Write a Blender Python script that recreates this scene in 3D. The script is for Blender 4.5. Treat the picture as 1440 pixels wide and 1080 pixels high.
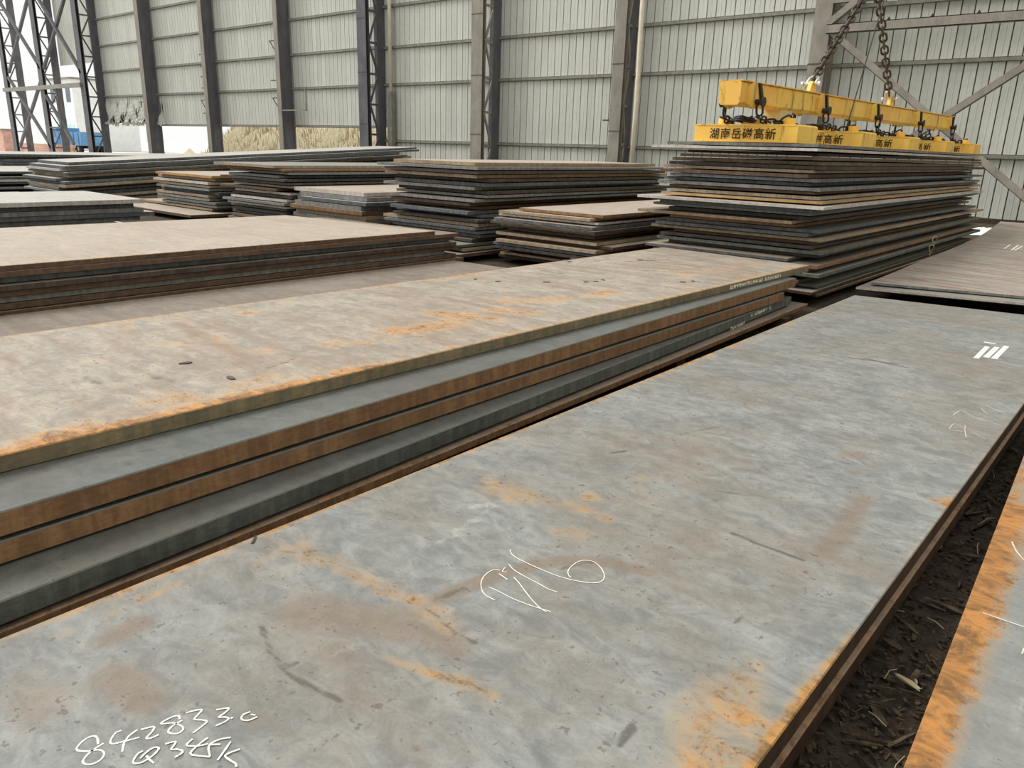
import bpy, bmesh, math, random
import numpy as np
from mathutils import Vector, Matrix

for o in list(bpy.data.objects):
    bpy.data.objects.remove(o, do_unlink=True)
SC = bpy.context.scene
C = SC.collection

# ------------------------------------------------------------------ camera, light, exposure
F_PX = 1077.0
CAM_H = 1.7
_p, _r, _y = (math.radians(a) for a in (17.1355, -1.7204, 40.2376))
_Rz = np.array([[math.cos(_y), -math.sin(_y), 0], [math.sin(_y), math.cos(_y), 0], [0, 0, 1]])
_B = np.array([[1, 0, 0], [0, 0, 1], [0, -1, 0]])
_Rp = np.array([[1, 0, 0], [0, math.cos(_p), math.sin(_p)], [0, -math.sin(_p), math.cos(_p)]])
_Rr = np.array([[math.cos(_r), -math.sin(_r), 0], [math.sin(_r), math.cos(_r), 0], [0, 0, 1]])
RM = _Rz @ _B @ _Rp @ _Rr
cam = bpy.data.objects.new('camera', bpy.data.cameras.new('camera'))
C.objects.link(cam)
cam.data.sensor_width = 36.0
cam.data.lens = F_PX / 1440 * 36
cam.data.clip_end = 2000
m4 = Matrix.Identity(4)
for i in range(3):
    m4[i][0] = RM[i][0]; m4[i][1] = -RM[i][1]; m4[i][2] = -RM[i][2]
m4[2][3] = CAM_H
cam.matrix_world = m4
SC.camera = cam

world = bpy.data.worlds.new('world'); SC.world = world
world.use_nodes = True
world.node_tree.nodes['Background'].inputs[0].default_value = (1.0, 1.0, 0.985, 1)
world.node_tree.nodes['Background'].inputs[1].default_value = 0.72

sun = bpy.data.objects.new('sun', bpy.data.lights.new('sun', 'SUN'))
C.objects.link(sun)
sun.data.energy = 2.1
sun.data.angle = math.radians(28)
sun.data.color = (1.0, 0.985, 0.95)
_d = Vector((-0.70, -0.34, 0.86)).normalized()      # towards the light: the open end of the hall, above
sun.rotation_euler = _d.to_track_quat('Z', 'Y').to_euler()

SC.view_settings.view_transform = 'Standard'
SC.view_settings.look = 'None'
SC.view_settings.exposure = 0.46
SC.view_settings.gamma = 1.0
SC.view_settings.use_curve_mapping = False

# ------------------------------------------------------------------ helpers
def ray(px, py):
    return RM @ np.array([(px - 720) / F_PX, (py - 540) / F_PX, 1.0])
def at_z(px, py, z):
    d = ray(px, py); t = (z - CAM_H) / d[2]
    return (d[0] * t, d[1] * t)

def put(name, me, parent=None, mat=None, loc=None):
    o = bpy.data.objects.new(name, me); C.objects.link(o)
    if mat is not None and not me.materials:
        me.materials.append(mat)
    if parent is not None: o.parent = parent
    if loc is not None: o.location = loc
    return o
def tag(o, label=None, cat=None, group=None, kind=None):
    if label: o['label'] = label
    if cat: o['category'] = cat
    if group: o['group'] = group
    if kind: o['kind'] = kind
    return o
def empty(name, loc=(0, 0, 0), label=None, cat=None, group=None, kind=None):
    o = bpy.data.objects.new(name, None); C.objects.link(o); o.location = loc
    o.empty_display_size = 0.1
    return tag(o, label, cat, group, kind)
def mesh(name, vs, fs, smooth=False):
    me = bpy.data.meshes.new(name); me.from_pydata([tuple(v) for v in vs], [], fs); me.update()
    if smooth: me.polygons.foreach_set('use_smooth', [True] * len(me.polygons))
    return me
class MB:
    """collects boxes, bars and tubes into one mesh"""
    def __init__(s): s.v = []; s.f = []
    def box(s, a, b):
        n = len(s.v); (x0, y0, z0), (x1, y1, z1) = a, b
        s.v += [(x0,y0,z0),(x1,y0,z0),(x1,y1,z0),(x0,y1,z0),(x0,y0,z1),(x1,y0,z1),(x1,y1,z1),(x0,y1,z1)]
        s.f += [tuple(n+i for i in q) for q in ((0,3,2,1),(4,5,6,7),(0,1,5,4),(1,2,6,5),(2,3,7,6),(3,0,4,7))]
        return s
    def bar(s, p, q, w, h, up=(0, 0, 1)):
        p, q = Vector(p), Vector(q); d = (q - p).normalized(); u = Vector(up)
        if abs(d.dot(u)) > .98: u = Vector((0, 1, 0))
        a = d.cross(u).normalized(); b = a.cross(d).normalized()
        n = len(s.v)
        for c in (p, q):
            for i, j in ((-1,-1),(1,-1),(1,1),(-1,1)):
                s.v.append(tuple(c + a*(i*w/2) + b*(j*h/2)))
        s.f += [tuple(n+i for i in t) for t in ((0,1,2,3),(7,6,5,4),(0,4,5,1),(1,5,6,2),(2,6,7,3),(3,7,4,0))]
        return s
    def tube(s, pts, r, n=8, closed=False):
        pts = [Vector(p) for p in pts]; k0 = len(s.v); m = len(pts)
        prev = None
        for i, p in enumerate(pts):
            if closed: d = pts[(i+1) % m] - pts[i-1]
            else: d = pts[min(i+1, m-1)] - pts[max(i-1, 0)]
            d.normalize()
            if prev is None:
                a = d.cross(Vector((0, 0, 1)))
                if a.length < .05: a = d.cross(Vector((1, 0, 0)))
            else: a = prev - d * prev.dot(d)
            a.normalize(); prev = a; b = d.cross(a)
            for j in range(n):
                t = 2*math.pi*j/n
                s.v.append(tuple(p + a*(r*math.cos(t)) + b*(r*math.sin(t))))
        for i in range(m if closed else m-1):
            for j in range(n):
                A = k0+i*n; B = k0+((i+1) % m)*n
                s.f.append((A+j, A+(j+1) % n, B+(j+1) % n, B+j))
        if not closed:
            s.f.append(tuple(k0+j for j in range(n))[::-1]); s.f.append(tuple(k0+(m-1)*n+j for j in range(n)))
        return s
    def prism(s, poly, axis, a, b):
        """poly in the two other axes, extruded from a to b along axis"""
        n = len(s.v); k = len(poly)
        for t in (a, b):
            for (u, w) in poly:
                s.v.append({'x': (t,u,w), 'y': (u,t,w), 'z': (u,w,t)}[axis])
        s.f.append(tuple(range(n, n+k))[::-1]); s.f.append(tuple(range(n+k, n+2*k)))
        for i in range(k):
            s.f.append((n+i, n+(i+1) % k, n+k+(i+1) % k, n+k+i))
        return s
    def mesh(s, name, smooth=False):
        me = mesh(name, s.v, s.f, smooth)
        bm = bmesh.new(); bm.from_mesh(me); bmesh.ops.recalc_face_normals(bm, faces=bm.faces); bm.to_mesh(me); bm.free()
        return me
    def build(s, name, mat, parent=None, loc=None, smooth=False):
        return put(name, s.mesh(name, smooth), parent, mat, loc)

# ------------------------------------------------------------------ materials
def lin(c):
    return tuple(((v/255)/12.92 if v/255 <= .04045 else ((v/255+.055)/1.055)**2.4) for v in c) + (1,)
class NT:
    def __init__(s, name):
        s.m = bpy.data.materials.new(name); s.m.use_nodes = True
        s.t = s.m.node_tree; s.b = s.t.nodes['Principled BSDF']
    def n(s, typ, **kw):
        x = s.t.nodes.new(typ)
        for k, v in kw.items(): setattr(x, k, v)
        return x
    def L(s, a, b): s.t.links.new(a, b)
    def setin(s, sock, v):
        if hasattr(v, 'links'): s.L(v, sock)
        else: sock.default_value = v
    def math(s, op, a, b=None, c=None, clamp=False):
        x = s.n('ShaderNodeMath', operation=op); x.use_clamp = clamp
        s.setin(x.inputs[0], a)
        if b is not None: s.setin(x.inputs[1], b)
        if c is not None: s.setin(x.inputs[2], c)
        return x.outputs[0]
    def noise(s, vec, scale, detail=5, rough=.6, dist=0.0):
        x = s.n('ShaderNodeTexNoise'); s.L(vec, x.inputs['Vector'])
        x.inputs['Scale'].default_value = scale; x.inputs['Detail'].default_value = detail
        x.inputs['Roughness'].default_value = rough; x.inputs['Distortion'].default_value = dist
        return x.outputs['Fac']
    def step(s, v, a, b):
        x = s.n('ShaderNodeMapRange', interpolation_type='SMOOTHSTEP')
        s.setin(x.inputs['Value'], v); x.inputs['From Min'].default_value = a; x.inputs['From Max'].default_value = b
        return x.outputs['Result']
    def mix(s, f, a, b, mode='MIX'):
        x = s.n('ShaderNodeMix', data_type='RGBA', blend_type=mode)
        s.setin(x.inputs[0], f); s.setin(x.inputs[6], a); s.setin(x.inputs[7], b)
        return x.outputs[2]
    def coords(s, rnd=True):
        tc = s.n('ShaderNodeTexCoord').outputs['Object']
        if not rnd: return tc
        oi = s.n('ShaderNodeObjectInfo'); s.rand = oi.outputs['Random']
        v = s.n('ShaderNodeVectorMath', operation='MULTIPLY_ADD')
        s.L(tc, v.inputs[0]); v.inputs[1].default_value = (1, 1, 1)
        k = s.n('ShaderNodeCombineXYZ')
        s.L(s.math('MULTIPLY', s.rand, 37.0), k.inputs[0]); s.L(s.math('MULTIPLY', s.rand, 91.0), k.inputs[1])
        s.L(k.outputs[0], v.inputs[2])
        return v.outputs[0]
    def scale(s, vec, sc):
        v = s.n('ShaderNodeVectorMath', operation='MULTIPLY'); s.L(vec, v.inputs[0]); v.inputs[1].default_value = sc
        return v.outputs[0]
    def attr(s, name, vec=False):
        a = s.n('ShaderNodeAttribute', attribute_name=name)
        return a.outputs['Vector' if vec else 'Fac']
    def bump(s, h, strength, dist=.01):
        b = s.n('ShaderNodeBump'); b.inputs['Strength'].default_value = strength; b.inputs['Distance'].default_value = dist
        s.L(h, b.inputs['Height']); s.L(b.outputs[0], s.b.inputs['Normal'])
    def out(s, col, rough, spec=.5, metal=0.0):
        s.setin(s.b.inputs['Base Color'], col); s.setin(s.b.inputs['Roughness'], rough)
        s.b.inputs['Specular IOR Level'].default_value = spec; s.b.inputs['Metallic'].default_value = metal
        return s.m

def plate_top(name, c1, c2, brown, orange, brown_amt=.5, edge_w=.05, edge_amt=1.0, spread=0.0, rough=.55, streak=.5, spec=.45):
    """rolled steel surface: mill scale in two tones, brown film, rust creeping in from the edges and along the stains"""
    t = NT(name); p = t.coords()
    n1 = t.noise(p, .9, 6, .62, .4); n2 = t.noise(p, 3.1, 8, .65, .3); n3 = t.noise(p, 17, 6, .7); n4 = t.noise(p, 90, 4, .7)
    n5 = t.noise(t.scale(p, (1.0, 1.6, 1)), 7.5, 9, .72, .8)
    ns = t.noise(t.scale(p, (.55, 5.0, 1)), 1.6, 6, .65, .3)
    col = t.mix(t.step(t.math('ADD', t.math('MULTIPLY', n2, .38), t.math('MULTIPLY', n5, .62)), .36, .64), lin(c1), lin(c2))
    bm = t.math('ADD', t.math('MULTIPLY', n1, 1 - streak), t.math('MULTIPLY', ns, streak))
    bm = t.math('MULTIPLY', t.step(bm, .44, .66), brown_amt)
    bm = t.math('MAXIMUM', bm, t.math('MULTIPLY', t.step(t.math('ADD', t.attr('s_brown'), t.math('MULTIPLY', t.math('SUBTRACT', n2, .5), 1.1)), .25, .85), .75))
    col = t.mix(bm, col, lin(brown))
    # fine mottle
    mot = t.math('ADD', t.math('MULTIPLY', n3, .55), t.math('MULTIPLY', n4, .45))
    g = t.n('ShaderNodeMapRange'); t.L(mot, g.inputs['Value']); g.inputs['From Min'].default_value = .3; g.inputs['From Max'].default_value = .7
    g.inputs['To Min'].default_value = .80; g.inputs['To Max'].default_value = 1.18
    gm = t.n('ShaderNodeVectorMath', operation='SCALE'); t.L(col, gm.inputs[0]); t.L(g.outputs[0], gm.inputs['Scale']); col = gm.outputs[0]
    # pale film
    pm = t.math('MULTIPLY', t.step(t.math('ADD', t.attr('s_pale'), t.math('MULTIPLY', t.math('SUBTRACT', n3, .5), .9)), .35, .75), .6)
    col = t.mix(pm, col, lin((200, 198, 190)))
    # rust
    suv = t.n('ShaderNodeSeparateXYZ'); t.L(t.attr('suv', True), suv.inputs[0])
    dim = t.n('ShaderNodeSeparateXYZ'); t.L(t.attr('dim', True), dim.inputs[0])
    d = t.math('MINIMUM', t.math('MINIMUM', suv.outputs[0], t.math('SUBTRACT', dim.outputs[0], suv.outputs[0])),
               t.math('MINIMUM', suv.outputs[1], t.math('SUBTRACT', dim.outputs[1], suv.outputs[1])))
    e = t.math('MULTIPLY', t.step(d, edge_w, 0.0), edge_amt)
    rm = t.math('ADD', t.math('ADD', e, t.attr('s_orange')), t.math('MULTIPLY', t.math('SUBTRACT', n2, .5 - spread), 1.5))
    film = t.math('MULTIPLY', t.step(t.math('ADD', rm, t.math('MULTIPLY', t.math('SUBTRACT', n5, .5), 1.0)), .16, .85), .62)
    col = t.mix(film, col, lin(tuple(int(.62*a+.38*b) for a, b in zip(c2, orange))))
    rm = t.math('ADD', rm, t.math('MULTIPLY', t.math('SUBTRACT', n3, .5), 1.5))
    rm = t.math('ADD', rm, t.math('MULTIPLY', t.math('SUBTRACT', n4, .5), 1.3))
    rmask = t.math('MULTIPLY', t.step(rm, .5, 1.15), .92)
    rc = t.mix(t.step(n5, .36, .62), lin(tuple(int(v*.6) for v in orange)), lin(orange))
    col = t.mix(rmask, col, rc)
    # dark scuffs and pits
    dk = t.step(t.math('ADD', t.attr('s_dark'), t.math('ADD', t.math('MULTIPLY', t.math('SUBTRACT', n3, .5), 1.2), t.math('MULTIPLY', t.math('SUBTRACT', n5, .5), .9))), .36, .8)
    pit = t.step(t.math('ADD', t.noise(p, 34, 3, .6), t.math('MULTIPLY', n2, .24)), .76, .81)
    dk = t.math('MAXIMUM', t.math('MULTIPLY', dk, .66), t.math('MULTIPLY', pit, .5))
    col = t.mix(dk, col, lin((66, 56, 48)))
    t.bump(mot, .12, .006)
    ro = t.math('ADD', rough, t.math('MULTIPLY', rmask, .25))
    return t.out(col, ro, spec)

def plate_edge(name, c1, c2, c3=(60, 44, 34)):
    t = NT(name); p = t.coords()
    a = t.noise(t.scale(p, (14, 14, 2.0)), 1.0, 5, .65); b = t.noise(p, 1.3, 4, .6); c = t.noise(t.scale(p, (1, 1, 3)), 20, 5, .7)
    col = t.mix(t.step(a, .38, .64), lin(c1), lin(c2))
    col = t.mix(t.math('MULTIPLY', t.step(b, .42, .7), .5), col, lin(c3))
    g = t.n('ShaderNodeMapRange'); t.L(c, g.inputs['Value']); g.inputs['From Min'].default_value = .3; g.inputs['From Max'].default_value = .7
    g.inputs['To Min'].default_value = .78; g.inputs['To Max'].default_value = 1.2
    gm = t.n('ShaderNodeVectorMath', operation='SCALE'); t.L(col, gm.inputs[0]); t.L(g.outputs[0], gm.inputs['Scale'])
    t.bump(c, .2, .004)
    return t.out(gm.outputs[0], .7, .3)

def plain(name, c1, c2, scale=4, rough=.6, spec=.4, metal=0.0, stretch=(1, 1, 1), bump=.1, rnd=True, tint=0.0):
    t = NT(name); p = t.coords(rnd)
    a = t.noise(t.scale(p, stretch), scale, 6, .65); b = t.noise(p, scale*7, 4, .65)
    f = t.math('ADD', t.math('MULTIPLY', a, .7), t.math('MULTIPLY', b, .3))
    col = t.mix(t.step(f, .36, .64), lin(c1), lin(c2))
    if tint and rnd:
        g = t.math('MULTIPLY_ADD', t.rand, 2*tint, 1-tint)
        gm = t.n('ShaderNodeVectorMath', operation='SCALE'); t.L(col, gm.inputs[0]); t.L(g, gm.inputs['Scale']); col = gm.outputs[0]
    if bump: t.bump(f, bump, .01)
    return t.out(col, rough, spec, metal)

TOP = {
    'grey':  plate_top('scale_grey_top', (122, 123, 119), (146, 146, 140), (142, 128, 116), (190, 146, 92), .55, .05, .8),
    'tan':   plate_top('scale_tan_top', (164, 152, 138), (184, 170, 152), (150, 132, 114), (198, 152, 98), .5, .06, .8, .04),
    'brown': plate_top('scale_brown_top', (122, 113, 102), (144, 134, 122), (112, 96, 82), (172, 128, 86), .7, .06, .8, .04),
    'pale':  plate_top('scale_pale_top', (170, 166, 158), (190, 186, 178), (160, 146, 132), (196, 160, 116), .4, .05, .6),
}
TOP['shaded_grey'] = plate_top('shaded_scale_top', (84, 88, 84), (106, 108, 101), (96, 88, 77), (150, 118, 84), .5, .01, .2, -.2, .5, .3)  # grey scale, darkened to paint in shade from the plate overhanging it
TOP['hero'] = plate_top('near_plate_top', (112, 115, 112), (150, 151, 146), (126, 110, 93), (182, 132, 68), .6, .045, .6, -.12, .46, .35)
TOP['thick'] = plate_top('thick_plate_top', (138, 131, 121), (178, 167, 150), (140, 116, 96), (194, 138, 76), .75, .10, .75, .02, .54, .6)
TOP['side'] = plate_top('corner_plate_top', (122, 124, 121), (142, 143, 138), (132, 122, 110), (182, 124, 58), .4, .17, 1.2, -.2, .5, .3)
TOP['far'] = plate_top('banded_plate_top', (150, 143, 133), (176, 168, 156), (134, 98, 82), (176, 136, 106), .9, .02, .3, -.15, .45, .9)
EDGE = {
    'grey':   plate_edge('edge_grey', (112, 113, 110), (138, 138, 133), (86, 84, 80)),
    'slate':  plate_edge('edge_slate', (84, 89, 91), (108, 113, 114), (64, 66, 68)),
    'brown':  plate_edge('edge_brown', (92, 74, 60), (112, 90, 72), (66, 52, 44)),
    'rust':   plate_edge('edge_rust', (122, 92, 66), (146, 112, 80), (98, 72, 54)),
    'tan':    plate_edge('edge_tan', (148, 131, 106), (172, 154, 128), (112, 94, 76)),
    'orange': plate_edge('edge_orange', (172, 132, 80), (192, 152, 98), (132, 98, 66)),
    'pale':   plate_edge('edge_pale', (180, 172, 164), (202, 196, 188), (146, 134, 124)),
    'dark':   plate_edge('edge_dark', (66, 60, 56), (88, 80, 72), (48, 42, 40)),
}
EDGE['umber'] = plate_edge('edge_umber', (70, 55, 44), (90, 71, 56), (50, 40, 34))
EDGE['olive'] = plate_edge('edge_olive', (116, 108, 88), (140, 124, 96), (96, 84, 66))
EDGE['green'] = plate_edge('edge_green_grey', (88, 94, 88), (112, 116, 106), (70, 70, 64))
ADJ = {'grey': 'grey', 'slate': 'blue-grey', 'brown': 'dull brown', 'rust': 'rust-brown', 'tan': 'tan', 'orange': 'orange-edged',
       'pale': 'pale', 'umber': 'umber', 'dark': 'dark', 'olive': 'olive-brown', 'green': 'green-grey'}

M_wall = plain('wall_sheet', (190, 192, 181), (204, 205, 195), .9, .45, .4, 0, (1, 1, .35), .0, True, .04)
M_wallback = plain('wall_backing', (34, 35, 34), (44, 45, 43), 2, .8, .2)
M_girt = plain('girt_paint', (118, 116, 106), (146, 143, 132), 5, .6, .4, 0, (1, 1, 1), .1)
M_col = plain('column_paint', (128, 122, 112), (152, 145, 133), 3, .6, .4, 0, (1, 1, .4), .1)
M_coldark = plain('column_grey_and_shade', (82, 82, 86), (104, 102, 104), 3, .65, .35, 0, (1, 1, .4), .1)  # darker grey; on webs and back legs it paints in their shaded side
M_cream = plain('cream_paint', (214, 205, 180), (232, 224, 202), 3, .5, .4)
M_rusty = plain('rusty_bracket', (74, 68, 66), (104, 94, 88), 8, .7, .3)
M_timber = plain('sleeper_timber', (58, 48, 40), (84, 70, 56), 5, .85, .2, 0, (1, 8, 8), .3)
M_chalk = plain('chalk', (222, 218, 204), (240, 236, 224), 60, .9, .1, 0, (1, 1, 1), 0)
M_faint = plain('faint_chalk', (190, 186, 174), (214, 210, 198), 60, .9, .1, 0, (1, 1, 1), 0)
M_black = plain('black_steel', (36, 33, 32), (58, 52, 48), 12, .5, .5, .3)
M_chain = plain('chain_steel', (62, 56, 50), (92, 82, 70), 14, .45, .5, .5)
M_shackle = plain('galvanised_shackle', (190, 188, 182), (218, 216, 210), 14, .4, .5, .3)
M_ink = plain('black_lettering', (44, 36, 26), (70, 58, 36), 40, .8, .2)

def yellow(name, amt):
    t = NT(name); p = t.coords()
    a = t.noise(t.scale(p, (6, 6, .9)), 1.3, 6, .7); b = t.noise(p, 9, 6, .7); c = t.noise(p, .9, 4, .6)
    col = t.mix(t.step(c, .35, .65), lin((252, 208, 92)), lin((238, 188, 88)))
    col = t.mix(t.math('MULTIPLY', t.step(a, .58 - amt*.1, .72), .85), col, lin((96, 70, 34)))
    col = t.mix(t.math('MULTIPLY', t.step(b, .62 - amt*.06, .74), .8), col, lin((120, 92, 56)))
    t.bump(b, .1, .01)
    return t.out(col, .5, .4)
M_yellow = yellow('beam_yellow_paint', .6)
M_yellow2 = yellow('magnet_yellow_paint', .35)

def floor_mat():
    t = NT('dark_earth'); p = t.n('ShaderNodeTexCoord').outputs['Object']
    a = t.noise(p, 1.2, 8, .65); b = t.noise(p, 14, 8, .75, .6); c = t.noise(p, 70, 5, .7)
    f = t.math('ADD', t.math('MULTIPLY', b, .6), t.math('MULTIPLY', c, .4))
    col = t.mix(t.step(f, .35, .68), lin((52, 46, 39)), lin((104, 93, 79)))
    col = t.mix(t.math('MULTIPLY', t.step(a, .4, .7), .5), col, lin((62, 52, 46)))
    t.bump(f, .8, .03)
    return t.out(col, .95, .15)
M_floor = floor_mat()
M_yard = plain('pale_concrete', (214, 211, 203), (232, 229, 222), .6, .9, .2, 0, (1, 1, 1), .05, False)
def grass_mat():
    t = NT('dry_grass'); p = t.n('ShaderNodeTexCoord').outputs['Object']
    a = t.noise(p, .8, 8, .7); b = t.noise(t.scale(p, (6, 2, 2)), 2, 8, .75)
    col = t.mix(t.step(b, .35, .65), lin((214, 200, 160)), lin((246, 234, 204)))
    col = t.mix(t.math('MULTIPLY', t.step(a, .5, .75), .5), col, lin((190, 190, 146)))
    t.bump(b, .5, .2)
    return t.out(col, 1.0, .05)
M_grass = grass_mat()
M_brick = plain('pink_brickwork', (190, 150, 132), (214, 178, 160), 3, .9, .1)
M_white = plain('white_render', (226, 230, 228), (240, 242, 240), 1, .8, .2)
M_turq = plain('turquoise_paint', (150, 206, 204), (196, 226, 222), 1, .8, .2)
M_blue = plain('blue_truck_paint', (84, 140, 192), (110, 164, 208), 2, .5, .4)
M_tyre = plain('tyre_rubber', (40, 40, 42), (58, 58, 60), 4, .9, .1)
M_glass = plain('dark_glass', (60, 78, 92), (80, 98, 110), 2, .15, .6, 0, (1, 1, 1), 0)
M_patch = plain('patch_white', (238, 238, 234), (250, 250, 248), 6, .5, .4)
M_chip = plain('wood_chip', (60, 51, 42), (104, 90, 72), 20, .9, .15, 0, (1, 1, 1), 0, True, .35)
M_straw = plain('pale_straw', (176, 160, 122), (206, 192, 154), 20, .8, .2, 0, (1, 1, 1), 0)

# ------------------------------------------------------------------ the setting
YW = 26.27                       # inner face of the back wall
COLX = [-9.39, -16.69, -23.39, -30.87, -38.64, -46.49, -54.34, -62.72]   # right-hand edges of the columns
fl = MB()
rng = np.random.default_rng(3)
def floor_grid(x0, x1, y0, y1, s, amp):
    xs = np.arange(x0, x1 + 1e-6, s); ys = np.arange(y0, y1 + 1e-6, s)
    X, Y = np.meshgrid(xs, ys)
    Z = amp * (np.sin(X*5.1+1.3*Y) * np.sin(Y*4.3-X*.7) + .6*rng.standard_normal(X.shape)) * .5
    Z[0, :] = Z[-1, :] = 0; Z[:, 0] = Z[:, -1] = 0
    nx = len(xs); vs = np.stack([X, Y, Z], -1).reshape(-1, 3)
    fs = [(j*nx+i, j*nx+i+1, (j+1)*nx+i+1, (j+1)*nx+i) for j in range(len(ys)-1) for i in range(nx-1)]
    return vs, fs
vs, fs = floor_grid(-64, 14, -16, 27.6, 1.0, 0.0)
floor_o = put('floor', mesh('floor', vs, fs), None, M_floor); tag(floor_o, kind='structure')
vs, fs = floor_grid(-3.4, 0.6, .6, 10.2, .04, .016)
vs[:, 2] += .012
earth = put('loose_earth', mesh('loose_earth', vs, fs, True), floor_o, M_floor)
yard = MB().box((-260, -120, -.3), (120, 200, -.03)).build('ground_outside', M_yard); tag(yard, kind='structure')

# back wall: backing sheet, one cladding panel per strip, girts in every bay
wall = MB().box((-62.9, YW+.07, 2.62), (-30.9, YW+.09, 15)).box((-30.9, YW+.07, 0), (6, YW+.09, 15)).build('wall_back', M_wallback)
tag(wall, kind='structure')
PW = .345
def panel_mesh(name, z0, z1, dent=0):
    prof = [(.014, .055), (.014, .012), (.020, 0), (.155, .003), (.163, -.004), (.182, -.004), (.190, .003), (.325, 0), (.331, .012), (.331, .055)]
    lev = [z0, z1] if not dent else list(np.linspace(z0, z0+1.9, 9)) + [z1]
    vs = []
    r = random.Random(dent)
    ph = r.uniform(0, 6)
    for k, z in enumerate(lev):
        f = dent and max(0, 1 - (z-z0)/1.9)
        for (x, y) in prof:
            dy = -f*.22*math.sin(ph + 7*x + k*.9) if dent else 0
            dz = (f > .95) * r.uniform(-.1, .28) if dent else 0
            vs.append((x + (f*.06*math.sin(ph+k) if dent else 0), y+dy-(.1*f if dent else 0), z+dz))
    n = len(prof)
    fs = [(k*n+i, k*n+i+1, (k+1)*n+i+1, (k+1)*n+i) for k in range(len(lev)-1) for i in range(n-1)]
    me = mesh(name, vs, fs); me.materials.append(M_wall); return me
pm_full = panel_mesh('wall_panel', .12, 15); pm_short = panel_mesh('wall_panel', 2.5, 15)
x = 4.0; k = 0
while x > -62.6:
    x -= PW; k += 1
    if x > -30.9: me = pm_full
    elif x > -54.3: me = pm_short
    else: me = panel_mesh('wall_panel', 2.45, 15, 100 + k)
    put('wall_panel', me, wall, None, (x, YW, 0))
bay = [4.0] + COLX
for i in range(len(bay)-1):
    b, a = bay[i] - (.5 if i else 0), bay[i+1]
    zs = [1.85, 4.44, 6.1, 7.9, 9.7, 11.5, 13.3] if i < 4 else [2.5, 4.45, 6.16, 7.9, 9.7, 11.5, 13.3]
    if i == 7: zs = zs[1:]
    for z in zs:
        g = MB().box((0, -.10, -.06), (b-a, -.085, .06)).box((0, -.10, .05), (b-a, 0, .062)).box((0, -.10, -.062), (b-a, 0, -.05))
        g.build('girt', M_girt, wall, (a, YW-.012, z))
wr = MB().box((8.0, -18, 0), (8.2, YW+.2, 15)).build('added_wall_right', plain('added_wall_sheet', (190, 190, 178), (204, 203, 192), 1, .6, .3)); tag(wr, kind='structure')  # unseen side wall, added to block sky light on the +x faces
kerb = MB().box((-30.9, YW-.25, 0), (6, YW+.05, .14)).build('baseboard_back', M_timber); tag(kerb, kind='structure')

# ------------------------------------------------------------------ columns
def h_section(mb, x0, y0, w, d, t, z0, z1):
    """flanges face -y/+y, web along y"""
    mb.box((x0, y0, z0), (x0+w, y0+t, z1)); mb.box((x0, y0+d-t, z0), (x0+w, y0+d, z1)); mb.box((x0+w/2-t/2, y0+t, z0), (x0+w/2+t/2, y0+d-t, z1))
def bracket(parent, z, kind='tri', y=0.1, L=.62):
    mb = MB()
    mb.bar((0, y, z), (-L, y, z), .05, .05)
    if kind == 'tri': mb.bar((-L+.03, y, z), (0, y, z-L*.95), .035, .035)
    mb.build('bracket', M_rusty, parent)
def column(xr, label, yf, w, lattice, fmat, bmat, ztop=15, z_off=0):
    """xr right-hand edge, yf front face"""
    D = YW - .02 - yf
    e = empty('steel_column', (xr-w, yf, 0), label, 'column', 'columns along the back wall')
    if lattice:
        fd = .22; bd = min(.5, D*.42)
        a = MB(); h_section(a, 0, 0, w, fd, .02, .05, ztop); a.build('front_leg', fmat, e)
        b = MB(); b.box((w-.2, D-bd, .05), (w, D, ztop)); b.build('back_leg', bmat, e)
        z = .25 + z_off; up = True
        mb_b = MB().bar((w-.05, fd-.03, 0), (w-.05, D-bd+.03, 0), .08, .1).mesh('batten')
        h = 1.38
        mb_u = MB().bar((w-.04, fd-.02, .03), (w-.04, D-bd+.05, h-.03), .06, .09).mesh('lattice_bar')
        mb_d = MB().bar((w-.04, fd-.02, h-.03), (w-.04, D-bd+.05, .03), .06, .09).mesh('lattice_bar')
        while z < ztop-1.5:
            put('batten', mb_b, e, fmat, (0, 0, z)); put('lattice_bar', mb_u if up else mb_d, e, fmat, (0, 0, z))
            z += h; up = not up
        for k in range(4):
            MB().box((-.02, -.012, 0), (w+.02, .03, .03)).build('splice_plate', M_rusty, e, (0, 0, 2.1 + 2.35*k + z_off))
    else:
        a = MB(); a.box((0, 0, .05), (w, .03, ztop)); a.build('front_flange', fmat, e)
        b = MB(); b.box((w*.35, .03, .05), (w*.92, D-.03, ztop)); b.build('web', bmat, e)
        c = MB(); c.box((0, D-.03, .05), (w+.06, D, ztop)); c.build('back_flange', fmat, e)
    bp = MB().box((-.12, -.12, 0), (w+.12, D, .05)).build('base_plate', M_rusty, e)
    for q in (-.07, w+.07): MB().tube([(q, -.07, .04), (q, -.07, .11)], .025, 6).build('anchor_bolt', M_rusty, bp)
    return e
c0 = column(-9.39, 'broad grey lattice column carrying the wall cross braces', 25.6, .53, True, M_col, M_col)
c1 = column(-16.69, 'grey lattice column with the cream pole standing against it', 25.5, .48, True, M_col, M_coldark, z_off=.3)
c2 = column(-23.39, 'grey-brown lattice column between the cream pole and the drainpipe', 25.1, .62, True, M_col, M_coldark, z_off=.1)
c3 = column(-30.87, 'dark lattice column next to the drainpipe, full-height sheeting beside it', 25.1, .66, True, M_coldark, M_coldark, z_off=.5)
c4 = column(-38.64, 'solid dark column carrying a square tubular frame', 25.45, .36, False, M_col, M_coldark)
c5 = column(-46.49, 'solid dark column with a row of short rungs', 25.5, .42, False, M_col, M_coldark)
c6 = column(-54.34, 'solid dark column beside the crumpled wall sheets', 25.4, .5, False, M_col, M_coldark)
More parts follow.
